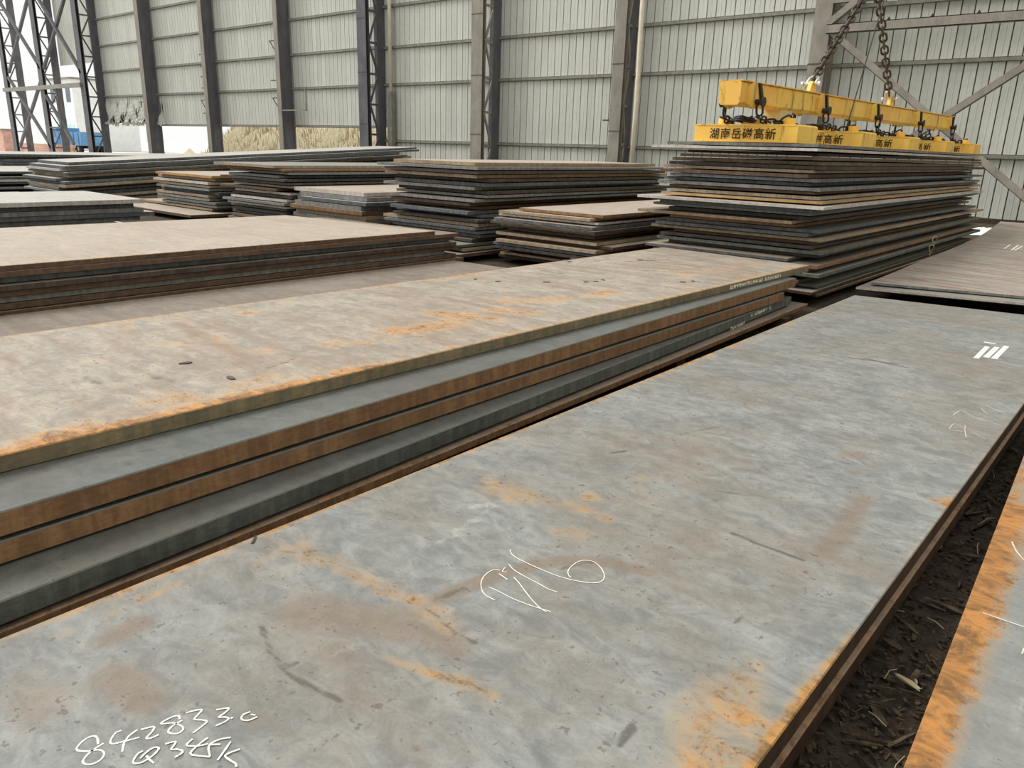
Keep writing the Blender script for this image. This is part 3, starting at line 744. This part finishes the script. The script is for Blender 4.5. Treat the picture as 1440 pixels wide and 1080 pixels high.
st('dark', .05, .6, (120, 530), (140, 540)); st('dark', .06, .6, (215, 530), (245, 535)); st('dark', .02, .9, (258, 511), (268, 512)); st('dark', .02, .8, (325, 532)); st('dark', .02, .7, (40, 560), (60, 548), (90, 550)); st('dark', .02, .8, (415, 503), (400, 510), (370, 520)); st('dark', .02, .6, (80, 585), (110, 592))
st('dark', .022, .95, (820, 394), (845, 397)); st('dark', .02, .85, (830, 393), (850, 392)); st('dark', .03, .8, (790, 367), (805, 369)); st('dark', .03, .75, (760, 380), (790, 385)); st('dark', .05, .7, (880, 368), (940, 365)); st('dark', .02, .9, (955, 397), (985, 396)); st('dark', .03, .85, (940, 371), (1000, 376)); st('dark', .03, .7, (900, 380), (975, 384)); st('dark', .06, .5, (870, 375), (930, 378))
st('brown', .08, .8, (250, 455), (300, 480), (350, 505)); st('brown', .08, .7, (300, 450), (390, 490)); st('brown', .1, .6, (150, 480), (200, 500)); st('brown', .15, .6, (880, 372), (960, 380)); st('brown', .12, .5, (220, 540), (160, 548)); st('brown', .1, .6, (530, 425), (640, 440))
st('pale', .12, .45, (190, 490), (230, 515)); st('pale', .12, .4, (100, 560), (60, 570)); st('pale', .02, .85, (770, 397)); st('pale', .12, .4, (560, 420), (640, 425)); st('pale', .025, .6, (420, 485), (480, 480))
L_top = row((0, 640), (1138, 373), ZL, .068, 2.02, -1.2, 'olive', 'thick', 'thick tan steel plate with orange rust drifts and a stencilled edge', (70, 330), S, left_far=(931, 347.5))
Z = ZL-.068
tz = [(Z-.004, .092, (0, 720), (1120, 391), 'rust', 'shaded_grey', 'thick rust-edged plate directly below the tan stencilled-edge plate'),
      (Z-.108, .084, (0, 762), (1103, 411), 'rust', 'shaded_grey', 'thick rust-brown plate between two others, third in the thick-plate stack'),
      (Z-.200, .084, (0, 846), (1113, 417), 'green', 'shaded_grey', 'thick green-grey plate with white stencilled marks on its side'),
      (Z-.302, .045, (0, 889), (1136, 427), 'rust', 'brown', 'thin rust-brown plate at the foot of the thick-plate stack')]
LP = []
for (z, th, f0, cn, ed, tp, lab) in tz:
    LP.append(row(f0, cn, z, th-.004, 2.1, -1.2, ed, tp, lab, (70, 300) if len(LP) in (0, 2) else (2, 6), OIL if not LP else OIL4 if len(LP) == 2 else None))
sleepers(-4.9, -2.8, [0.2, 2.8, 5.4, 7.6], tz[-1][0]-.045, 'the thick-plate stack')
# stencilled characters on the plate sides, worn past reading: short upright bars
def side_marks(o, px0, px1, ztop, th, n, seed, frac=(.2, .8)):
    r = random.Random(seed); mb = MB()
    a = Vector((*at_z(*px0, ztop), 0)); b = Vector((*at_z(*px1, ztop), 0)); d = (b-a); nrm = Vector((d.y, -d.x, 0)).normalized()
    loc = o.location
    for k in range(n):
        if r.random() < .12: continue
        p = a + d*((k+r.uniform(.1, .3))/n) + nrm*.0025 - Vector((loc.x, loc.y, 0)); 
        zz0 = th*(frac[0]+r.uniform(0, .08)); zz1 = th*(frac[1]-r.uniform(0, .1)); ww = d.length/n*r.uniform(.3, .65)
        q = p + d.normalized()*ww; off = nrm*.0015
        vs0 = len(mb.v)
        mb.v += [tuple(p+Vector((0,0,zz0))), tuple(q+Vector((0,0,zz0))), tuple(q+Vector((0,0,zz1))), tuple(p+Vector((0,0,zz1)))]
        mb.f.append((vs0, vs0+1, vs0+2, vs0+3))
        if r.random() < .6:
            h = r.uniform(zz0, zz1-.01); p2 = p - d.normalized()*.01; vs0 = len(mb.v)
            q2 = q + d.normalized()*.02
            mb.v += [tuple(p2+off+Vector((0,0,h))), tuple(q2+off+Vector((0,0,h))), tuple(q2+off+Vector((0,0,h+.008))), tuple(p2+off+Vector((0,0,h+.008)))]
            mb.f.append((vs0, vs0+1, vs0+2, vs0+3))
    put('stencil_marks', mesh('stencil_marks', mb.v, mb.f), o, M_chalk)['kind'] = 'stuff'
side_marks(L_top, (1027, 399), (1099, 382.5), ZL, .068, 34, 3)
side_marks(LP[2], (1028, 454), (1052, 444), tz[2][0], .092, 12, 4, (.12, .5)); side_marks(LP[2], (1056, 441), (1084, 429), tz[2][0], .092, 12, 5, (.45, .85))
# flat strip lying across the gap
pA = Vector((*at_z(335, 750, .31), .19)); pB = Vector((*at_z(358, 760, Z1), Z1+.006))
o = MB().bar((0, 0, 0), pB-pA, .05, .008).build('steel_strip', M_rusty, None, pA); tag(o, 'small rusty steel strip bridging the thick stack and the chalked plate', 'strip')

# --- wide tan-topped stack and the flat grey plate before it
S = []
st('dark', .03, .8, (570, 388), (600, 387)); st('dark', .04, .7, (560, 392), (590, 393))
plate([(-7.74, -1.5), (-5.3, -1.5), (-5.35, 7.9), (-7.72, 7.75)], .15, .05, 'brown', 'grey', 'low flat grey plate lying between the thick-plate stack and the wide stack', 'low grey plates', (60, 240), .004, None, S)
plate([(-7.7, -1.4), (-5.4, -1.4), (-5.4, 7.7), (-7.7, 7.6)], .098, .045, 'brown', 'brown', 'brown plate under the low flat grey plate', 'low grey plates')
sleepers(-7.6, -5.5, [.5, 3.5, 6.5], .052, 'the low flat grey plate')
plate([(-11.4, -2), (-7.92, -2), (-7.83, 7.5), (-10.9, 7.15)], .565, .05, 'tan', 'brown', 'very wide tan steel plate with a brown edge, topmost of the wide stack', 'plates of the wide stack', (4, 8), .004)
wd = [('brown', 7.95, .06), ('slate', 7.9, 0), ('dark', 7.85, .1), ('brown', 7.95, .06), ('grey', 7.7, .02), ('brown', 7.9, .05), ('brown', 8.0, .1)]
for k, (e, yf, dx) in enumerate(wd):
    z = .512 - k*.058
    plate([(-11.2, -1.9), (-7.95+dx, -1.9), (-7.86+dx, yf), (-10.8, yf-.2)], z, .048, 'brown', e, '%s steel plate in the wide tan-topped stack, %s' % (ADJ[e], ORD[k+1]), 'plates of the wide stack')
sleepers(-11, -8.0, [0, 3.5, 6.8], .112, 'the wide stack')

# --- row of stacks behind
T_edges = ['grey', 'pale', 'dark', 'brown', 'tan', 'dark', 'tan', 'brown', 'slate', 'slate', 'grey', 'brown', 'tan', 'orange', 'pale', 'slate', 'grey', 'dark', 'tan', 'rust', 'slate', 'slate', 'tan', 'brown', 'dark', 'green', 'dark', 'slate', 'rust', 'brown', 'green', 'dark', 'brown', 'green', 'umber', 'brown']
stack('tall stack under the yellow magnets', -5.25, -3.28, 9.25, 18.0, .1, 1.84, T_edges, 11, .1, .14, 'grey brown tan',
      {0: dict(l=.0, r=-.1, n=-.1), 1: dict(l=-.14, n=-.15), 2: dict(l=.15), 3: dict(l=.2), 5: dict(l=.1), 8: dict(r=.05), 14: dict(l=-.2, r=.26, n=-.22, t='pale'), 16: dict(l=-.1, r=.05, n=-.15), 18: dict(l=-.25, r=-.1, n=-.28), 19: dict(r=-.2), 13: dict(r=.12, n=-.05), 22: dict(l=-.12, r=.15, n=-.1), 24: dict(l=.05), 25: dict(l=-.1, r=.1, n=-.1), 27: dict(l=-.18, r=-.15, n=-.2), 28: dict(r=.2, n=-.1), 29: dict(r=.15, n=-.2), 30: dict(r=.3, n=-.25), 31: dict(r=-.1), 32: dict(r=.0, n=-.1), 33: dict(r=.15), 34: dict(r=.25, n=-.2), 35: dict(r=.2, n=-.15)}, 0, .42)
stack('low stack beside the tallest', -7.82, -6.05, 8.85, 14.6, .08, .85, ['rust', 'tan', 'pale', 'slate', 'dark', 'tan', 'brown', 'tan', 'brown', 'tan', 'slate', 'dark', 'brown', 'tan', 'umber'], 21, .1, .14, 'tan brown',
      {0: dict(t='tan', l=.25, n=.1), 1: dict(t='tan', l=.05), 2: dict(l=-.1, n=-.1), 6: dict(r=-.15), 8: dict(r=.25, n=.1)}, 0, .4)
stack('second-tallest stack', -10.25, -8.24, 8.8, 14.6, .08, 1.47, ['tan', 'grey', 'dark', 'tan', 'dark', 'slate', 'grey', 'dark', 'grey', 'grey', 'brown', 'brown', 'slate', 'slate', 'dark', 'tan', 'slate', 'grey', 'slate', 'dark', 'green', 'tan', 'brown'], 31, .12, .15, 'tan grey brown',
      {0: dict(t='tan', r=-.1, l=.1), 1: dict(l=-.1), 3: dict(r=.05, n=-.1), 6: dict(l=-.15, r=-.15), 15: dict(l=-.1), 20: dict(n=-.3), 21: dict(n=-.45), 22: dict(n=-.6)}, 0, .38)
stack('short pale-topped stack', -13.05, -11.0, 8.8, 14.0, .08, .86, ['pale', 'grey', 'slate', 'grey', 'rust', 'tan', 'grey', 'pale', 'tan', 'grey'], 41, .12, .1, 'pale tan', {0: dict(t='tan', l=-.1)}, 0, .2)
stack('third-tallest stack', -15.5, -13.45, 8.8, 20.5, .08, 1.24, ['tan', 'rust', 'grey', 'slate', 'dark', 'slate', 'tan', 'brown', 'pale', 'dark', 'pale', 'grey', 'pale', 'grey', 'dark', 'slate', 'rust', 'grey'], 51, .16, .12, 'brown grey',
      {0: dict(l=-.3, n=-.2), 7: dict(l=-.3, r=-.1), 6: dict(l=0, t='tan')}, 0, .4)
stack('orange-edged low stack', -18.7, -16.2, 8.8, 14.5, .08, .93, ['orange', 'tan', 'pale', 'tan', 'grey', 'slate', 'tan', 'grey', 'green', 'grey', 'tan', 'brown'], 61, .16, .1, 'tan pale', {0: dict(t='tan'), 10: dict(l=-1.2), 11: dict(l=-1.6, r=.4, n=-.7)}, 0, .38)
stack('tilted stack by the open end', -23.3, -21.0, 7.6, 19.0, .08, 1.03, ['slate', 'slate', 'pale', 'slate', 'tan', 'slate', 'slate', 'tan', 'slate', 'grey', 'slate', 'tan', 'slate'], 71, .2, .2, 'pale', {4: dict(r=.1), 7: dict(r=.2)}, math.radians(2.9), .3)
stack('sagging stack at the open end', -30.5, -26.2, 7.2, 16.0, .05, .62, ['slate', 'grey', 'slate', 'pale', 'slate', 'slate', 'grey', 'slate'], 81, .5, .2, 'pale')
stack('outermost stack at the open end', -36.5, -32.0, 9.5, 20.0, .05, .98, ['slate', 'grey', 'slate', 'slate', 'pale', 'slate', 'slate', 'grey', 'slate', 'slate'], 91, .4, .2, 'pale')
stack('grey-sided stack behind the wide stack', -15.4, -13.1, -3.0, 5.9, .08, .72, ['pale', 'slate', 'grey', 'slate', 'slate', 'grey', 'slate', 'grey', 'slate'], 101, .08, .15, 'pale', {0: dict(t='pale')}, 0, .15)
stack('low stack past the grey-sided stack', -20.2, -17.6, -2.0, 6.4, .06, .42, ['pale', 'slate', 'grey', 'slate', 'slate'], 111, .15, .15, 'pale')

# --- banded plates behind the chalked pile
def rise(u, v): return .14*max(0, (v-.72)/.28)**1.6 + .008*(1+math.sin(v*9))*(1-u)
def rise2(u, v): return .045*max(0, (v-.8)/.2)**1.6
FP = plate([(-2.62, 9.62), (-.55, 10.2), (-.9, 20.5), (-3.05, 20.2)], .30, .03, 'far', 'grey', 'long reddish-banded plate with a chalk mark beyond the chalked pile', 'plates of the banded pile', (10, 40), .003, rise)
plate([(-2.72, 9.38), (-.5, 9.95), (-.86, 20.2), (-3.0, 19.8)], .262, .025, 'grey', 'pale', 'pale-edged plate sticking out below the reddish-banded plate', 'plates of the banded pile', (2, 40), .003, rise2)
plate([(-2.6, 9.6), (-.5, 10.2), (-.9, 20.0), (-2.9, 19.6)], .226, .03, 'brown', 'dark', 'dark plate third down in the reddish-banded pile', 'plates of the banded pile')
plate([(-2.7, 9.8), (-.5, 10.4), (-.9, 20.0), (-2.9, 19.6)], .19, .03, 'brown', 'dark', 'dark plate lowest in the reddish-banded pile', 'plates of the banded pile')
sleepers(-2.6, -.7, [11.0, 15, 19], .158, 'the reddish-banded pile')
B9 = (1180, 320)
chalk(FP, .302, [mk(s, B9, 5.538) for s in ([(1335,132),(1285,165)], [(1395,138),(1340,178)], [(1310,148),(1400,156)], [(1372,134),(1425,146)], [(1425,146),(1365,180)])], .026, M_chalk, 'chalk_marks', False)
chalk(FP, .302, [mk(s, B9, 5.538) for s in ([(560,325),(800,345),(1100,390),(1380,440)], [(1040,190),(1100,205)], [(620,355),(660,360)])], .03, M_faint, 'scratches', True)

# ------------------------------------------------------------------ lifting beam, magnets and chains
BZ0, BZ1, BX0, BX1 = 2.24, 2.50, -4.34, -4.08
bY0, bY1 = 8.66, 18.75
beam = empty('lifting_beam', ((BX0+BX1)/2, bY0, BZ0), 'long yellow spreader beam hanging on two chains above the tall stack', 'lifting beam')
beam.rotation_euler.x = math.radians(.45)
hw = (BX1-BX0)/2; BL = bY1-bY0
me = MB().prism([(-hw, .03), (-hw+.03, 0), (hw-.03, 0), (hw, .03), (hw, .24), (hw-.02, .26), (-hw+.02, .26), (-hw, .24)], 'y', 0, BL).mesh('box_section'); put('box_section', me, beam, M_yellow)
MB().box((-hw-.02, 0, .255), (hw+.02, BL, .267)).build('top_flange', M_yellow, beam)
ST = [.28, 2.45, 4.78, 7.35, 9.85]
gus = MB().prism([(-.13, .18), (-.02, .23), (.10, .23), (.2, .05), (.15, -.02), (.02, -.05), (-.10, 0)], 'x', 0, .035).mesh('gusset_plate')
rib = MB().prism([(.08, .25), (.14, .25), (.25, .04), (.19, .02)], 'x', 0, .06).mesh('gusset_rib')
for y in ST:
    for s in (-1, 1):
        put('gusset_plate', gus, beam, M_yellow, (s*hw + (0 if s > 0 else -.035), y, .02))
        put('gusset_rib', rib, beam, M_black, (s*hw + (0 if s > 0 else -.05), y, .0))
    pn = MB().tube([(-hw-.13, 0, 0), (hw+.13, 0, 0)], .032, 12).build('pin', M_black, beam, (0, y+.07, .045))
    for s in (-1, 1): MB().tube([(s*(hw+.12), 0, 0), (s*(hw+.14), 0, 0)], .055, 12).build('pin_head', M_black, pn)
lug = MB().prism([(-.14, 0), (.14, 0), (.05, .16), (-.05, .16)], 'x', -.025, .025).mesh('lifting_lug')
LUGS = [2.45, 6.1]
for y in LUGS: put('lifting_lug', lug, beam, M_yellow, (0, y, .26))
MB().box((-hw+.02, 1.25, -.12), (hw-.02, 1.6, 0)).build('junction_box', plain('beige_box', (200, 184, 130), (216, 202, 152), 5, .6), beam)
# electromagnets
MAG = [9.17, 11.5, 13.87, 16.35, 18.75]
mag_lab = ['first yellow lifting magnet with the full row of black characters', 'second yellow lifting magnet along the beam, counted from the full lettering', 'middle one of the five yellow lifting magnets', 'fourth yellow lifting magnet, next to the one at the wall end', 'last yellow lifting magnet, at the wall end of the row']
ZM = 1.846
cx_m = -4.225
txt = bpy.data.curves.new('lettering', 'FONT'); txt.body = '湖南岳磁高新'; txt.size = .135; txt.align_x = 'CENTER'; txt.space_character = 1.12; txt.offset = .0016
txo = bpy.data.objects.new('lettering_source', txt); C.objects.link(txo); bpy.context.view_layer.update()
dg = bpy.context.evaluated_depsgraph_get()
txm = bpy.data.meshes.new_from_object(txo.evaluated_get(dg)); txm.name = 'lettering'; txm.materials.clear(); txm.materials.append(M_ink)
bpy.data.objects.remove(txo, do_unlink=True)
link_me = None
def chain_link(L=.13, wd=.042, r=.0115):
    pts = []
    for k in range(8): t = math.pi*k/7; pts.append((wd*math.cos(t), 0, L/2-wd+wd*math.sin(t)))
    for k in range(8): t = math.pi+math.pi*k/7; pts.append((wd*math.cos(t), 0, -L/2+wd+wd*math.sin(t)))
    return MB().tube(pts, r, 6, True).mesh('chain_link', True)
def chain(pts, pitch, me, mat, label, group, name='chain'):
    """one chain: links strung along the path pts, alternate links turned"""
    P = [Vector(p) for p in pts]; e = empty(name, P[0], label, 'chain', group)
    seg = [(b-a).length for a, b in zip(P, P[1:])]; T = sum(seg); n = max(1, int(T/pitch))
    if not me.materials: me.materials.append(mat)
    for k in range(n):
        d = (k+.5)*T/n; i = 0
        while i < len(seg)-1 and d > seg[i]: d -= seg[i]; i += 1
        ax = (P[i+1]-P[i]).normalized(); pos = P[i]+ax*d
        q = ax.to_track_quat('Z', 'X')
        o = put('chain_link', me, e, None, pos-P[0]); o.rotation_mode = 'QUATERNION'
        from mathutils import Quaternion
        o.rotation_quaternion = q @ Quaternion((0, 0, 1), math.pi/2*(k % 2)+.35)
    return e
lk_small = chain_link(.13, .036, .0125); lk_small.materials.append(M_black)
lk_big = chain_link(.158, .05, .0175); lk_big.materials.append(M_chain)
for k, y in enumerate(MAG):
    m = empty('lifting_magnet', (cx_m, y, ZM), mag_lab[k], 'magnet', 'lifting magnets under the beam')
    hx = .655; D = .62; Hh = .2
    MB().prism([(-hx, 0), (hx, 0), (hx, Hh-.012), (hx-.012, Hh), (-hx+.012, Hh), (-hx, Hh-.012)], 'y', 0, D).build('body', M_yellow2, m)
    MB().box((-hx+.02, -.006, Hh-.012), (hx-.02, D+.006, Hh+.006)).build('cover_plate', M_yellow2, m)
    MB().box((-hx+.03, -.008, .0), (hx-.03, 0, .018)).build('bottom_strip', M_yellow2, m)
    for xx in (-.42, .42):
        MB().tube([(xx, D/2, Hh), (xx, D/2, Hh+.085)], .07, 14).build('lug_post', M_yellow2, m)
    MB().box((-.12, .2, Hh), (.12, .46, Hh+.07)).build('terminal_box', M_yellow2, m)
    t = put('lettering', txm, m, None, (-.02, -.0095, .045)); t.rotation_euler.x = math.pi/2; t['label'] = 'row of worn black characters'
    # slack chains from the pins to the lugs, with spare loops lying on the magnet
    yb = bY0+ST[k]+.07
    for s in (-1, 1):
        px_ = (BX0+BX1)/2 + s*(hw+.085); zp = BZ0 + .01 + (yb-bY0)*math.tan(math.radians(.45))
        base = ZM+Hh+.035
        pts = [(px_, yb, zp), (px_+s*.01, yb+.02, base+.03), (cx_m+s*.24, y+.16, base), (cx_m+s*.33, y+.3, base+.005), (cx_m+s*.42, y+.32, base+.06)]
        chain(pts, .1, lk_small, M_black, 'slack black chain to the %s magnet, on the side of the %s' % (['first', 'second', 'middle', 'fourth', 'last'][k], 'low stacks' if s < 0 else 'banded pile'), 'slack chains on the magnets')
    lp = MB()
    for j in range(3):
        rr = .13-.02*j
        lp.tube([(.2+rr*1.2*math.cos(t), .12+rr*math.sin(t)*.8, Hh+.02+.022*j+.012*math.sin(3*t)) for t in np.linspace(0, 2*math.pi, 18, endpoint=False)], .014, 6, True)
    c_ = lp.build('cable_coil', M_black, None, (cx_m-.28, y-.005, ZM+.022), True); tag(c_, 'black cable coil lying on the %s magnet' % ['first', 'second', 'middle', 'fourth', 'last'][k], 'cable', 'cable coils on the magnets')
# main chains up to the hook
HK = Vector((-4.23, 13.14, 4.3))
def lug_pt(y): return Vector((-4.23, bY0+y, BZ0+.26+.13+y*math.tan(math.radians(.45))))
for k, y in enumerate(LUGS):
    p = lug_pt(y); d = (HK-p).normalized()
    sh = empty('shackle', p, 'bright galvanised shackle on the beam under the %s chain' % ['slanting', 'steep'][k], 'shackle', 'shackles on the beam')
    a = Vector((1, 0, 0)); u = d
    arc = [a*(.06*math.cos(t))+u*(.10+.06*math.sin(t)) for t in np.linspace(0, math.pi, 9)]
    MB().tube([a*.06-u*.02]+arc+[-a*.06-u*.02], .02, 8).build('bow', M_shackle, sh, None, True)
    pn = MB().tube([a*.1, -a*.1], .02, 8).build('pin', M_shackle, sh, None, True); MB().tube([a*.1, a*.13], .034, 8).build('nut', M_shackle, pn); MB().tube([-a*.1, -a*.13], .034, 8).build('nut', M_shackle, pn)
    chain([p+d*.1, HK-d*.06], .118, lk_big, M_chain, 'heavy rusty chain, %s, holding the yellow beam' % ['the slanting one', 'the steep one'][k], 'main lifting chains')
hk = empty('crane_hook', HK, 'crane hook gathering both lifting chains', 'hook')
MB().tube([(0, .16*math.cos(t), .1+.16*math.sin(t)) for t in np.linspace(0, 2*math.pi, 20, endpoint=False)], .03, 8, True).build('ring', M_chain, hk, None, True)
MB().box((-.14, -.2, .4), (.14, .2, .95)).build('hook_block', M_yellow, hk); MB().tube([(0, 0, .2), (0, 0, .45)], .05, 10).build('shank', M_chain, hk)
for s in (-1, 1): MB().tube([(.05*s, .1*s, .95), (.05*s, .1*s, 12)], .014, 6).build('rope', M_black, hk)
pA = Vector((-3.9, 11.78, ZM+.21)); pB = Vector((-3.9, 16.2, 12))
o = MB().tube([(0, 0, 0), (pB-pA)*.14, (pB-pA)], .009, 6).build('power_cable', M_black, None, pA); tag(o, 'thin black cable rising from the second magnet past the beam', 'cable')
# rings of binding wire on the side of the tall stack
for k, (px, py) in enumerate(((1309, 352), (1314, 340))):
    X0 = -3.02; d = ray(px, py); t = X0/d[0]; c_ = (X0, d[1]*t, CAM_H+d[2]*t)
    o = MB().tube([(.02*math.sin(2*q), .09*math.cos(q), .09*math.sin(q)) for q in np.linspace(0, 2*math.pi, 18, endpoint=False)], .006, 6, True).build('binding_wire', M_straw, None, c_, True)
    tag(o, ['pale loop of binding wire caught low on the tall stack side', 'upper pale loop of binding wire on the tall stack side'][k], 'wire')

# ------------------------------------------------------------------ small things
# crumpled white patch on the floor by the wall
xs = np.linspace(0, 2.4, 25); ys = np.linspace(0, 1.9, 19); X, Y = np.meshgrid(xs, ys)
Zp = .03+.10*np.abs(np.sin(3*X+Y*2))*np.abs(np.cos(4*Y-X))+.02*rng.standard_normal(X.shape); Zp[0, :] = .012; Zp[-1, :] = .012; Zp[:, 0] = .012; Zp[:, -1] = .012
Xw = X+.12*np.sin(7*Y); Yw = Y+.12*np.sin(6*X)
p0 = at_z(1385, 331, 0)
o = put('white_patch', mesh('white_patch', np.stack([Xw-1.2, Yw-.3, Zp], -1).reshape(-1, 3), [(j*25+i, j*25+i+1, (j+1)*25+i+1, (j+1)*25+i) for j in range(18) for i in range(24)]), None, M_patch, (p0[0], p0[1], 0))
tag(o, 'crumpled white patch on the floor behind the tall stack', 'sheet')

# debris in the gap between the chalked pile and the rust-bordered plate
r = random.Random(77)
chipmesh = []
for k in range(8):
    L = r.uniform(.05, .15); w = r.uniform(.008, .022); h = r.uniform(.004, .01)
    v = []
    for (sx, t) in ((-1, .7), (0, 1), (1, .55)):
        for (a, b) in ((-1, 0), (1, 0), (1, 1), (-1, 1)):
            v.append((sx*L/2+r.uniform(-.004, .004), a*w/2*t*r.uniform(.7, 1.2), b*h*t+r.uniform(0, .003)))
    f = [(0,3,2,1),(8,9,10,11)]+[(4*q+i, 4*q+(i+1) % 4, 4*q+4+(i+1) % 4, 4*q+4+i) for q in range(2) for i in range(4)]
    me = mesh('wood_splinter', v, f); me.materials.append(M_chip if k < 6 else M_straw); chipmesh.append(me)
for i in range(150):
    y = r.uniform(1.2, 7.0); x = r.uniform(-.52, -.12)-.015*y
    me = chipmesh[r.choice((0, 1, 2, 3, 4, 5, 0, 1, 2, 3, 4, 5, 6))]
    o = put('wood_splinter', me, None, None, (x, y, .03)); o.rotation_euler = (r.uniform(-.15, .15), r.uniform(-.2, .2), r.uniform(0, 6.28))
    s = r.uniform(.7, 1.35) * (1.7 if i < 14 else 1) * (.6 if me in chipmesh[6:] else 1); o.scale = (s, s*r.uniform(.6, 1.2), 1)
    tag(o, 'loose wood splinter on the dark earth in the gap beside the chalked pile', 'splinter', 'splinters in the earth gap')
for i in range(14):
    y = r.uniform(1.4, 5.0); x = r.uniform(-.48, -.15)-.012*y; a = r.uniform(0, 3.14); L = r.uniform(.06, .13)
    o = MB().tube([(-L/2, 0, 0), (0, .006, .012), (L/2, 0, .004)], .0016, 5).build('straw', M_straw, None, (x, y, .045)); o.rotation_euler.z = a
    tag(o, 'thin pale straw lying on the dark earth beside the chalked pile', 'straw', 'straws in the earth gap')
mb = MB()
for i in range(5200):
    y = r.uniform(.9, 8.8); x = r.uniform(-.62, -.05)-.014*y if r.random() < .8 else r.uniform(-2.95, -2.42)
    L = r.uniform(.006, .035); w = r.uniform(.004, .014); a = r.uniform(0, 6.28); z = .012+r.uniform(.0, .016); b = r.uniform(-.4, .4)
    d = Vector((math.cos(a), math.sin(a), b)).normalized()
    mb.bar(Vector((x, y, z))-d*L/2, Vector((x, y, z))+d*L/2, w, w*.4)
o = mb.build('wood_chips', M_chip); tag(o, 'dark crushed wood chips and dirt strewn over the earth gap', 'chips', None, 'stuff')
# scale flakes on the thick tan plate
fm = []
for k in range(3):
    pts = [(r.uniform(.6, 1)*math.cos(t), r.uniform(.5, 1)*math.sin(t)*.5) for t in np.linspace(0, 2*math.pi, 7, endpoint=False)]
    me = MB().prism([(a*.045, b*.045) for a, b in pts], 'z', .0005, .006).mesh('rust_flake'); me.materials.append(M_rusty); fm.append(me)
for (px, py) in ((795, 366), (801, 368), (806, 364), (768, 397), (838, 396), (848, 394), (824, 397), (960, 397), (975, 396), (262, 511), (325, 532), (700, 396), (668, 393), (900, 366)):
    q = at_z(px, py, ZL); o = put('rust_flake', r.choice(fm), None, None, (q[0], q[1], ZL)); o.rotation_euler.z = r.uniform(0, 6.28)
    s = r.uniform(.6, 1.2); o.scale = (s, s, 1)
    tag(o, 'loose dark scale flake lying on the thick tan plate', 'flake', 'scale flakes on the tan plate')
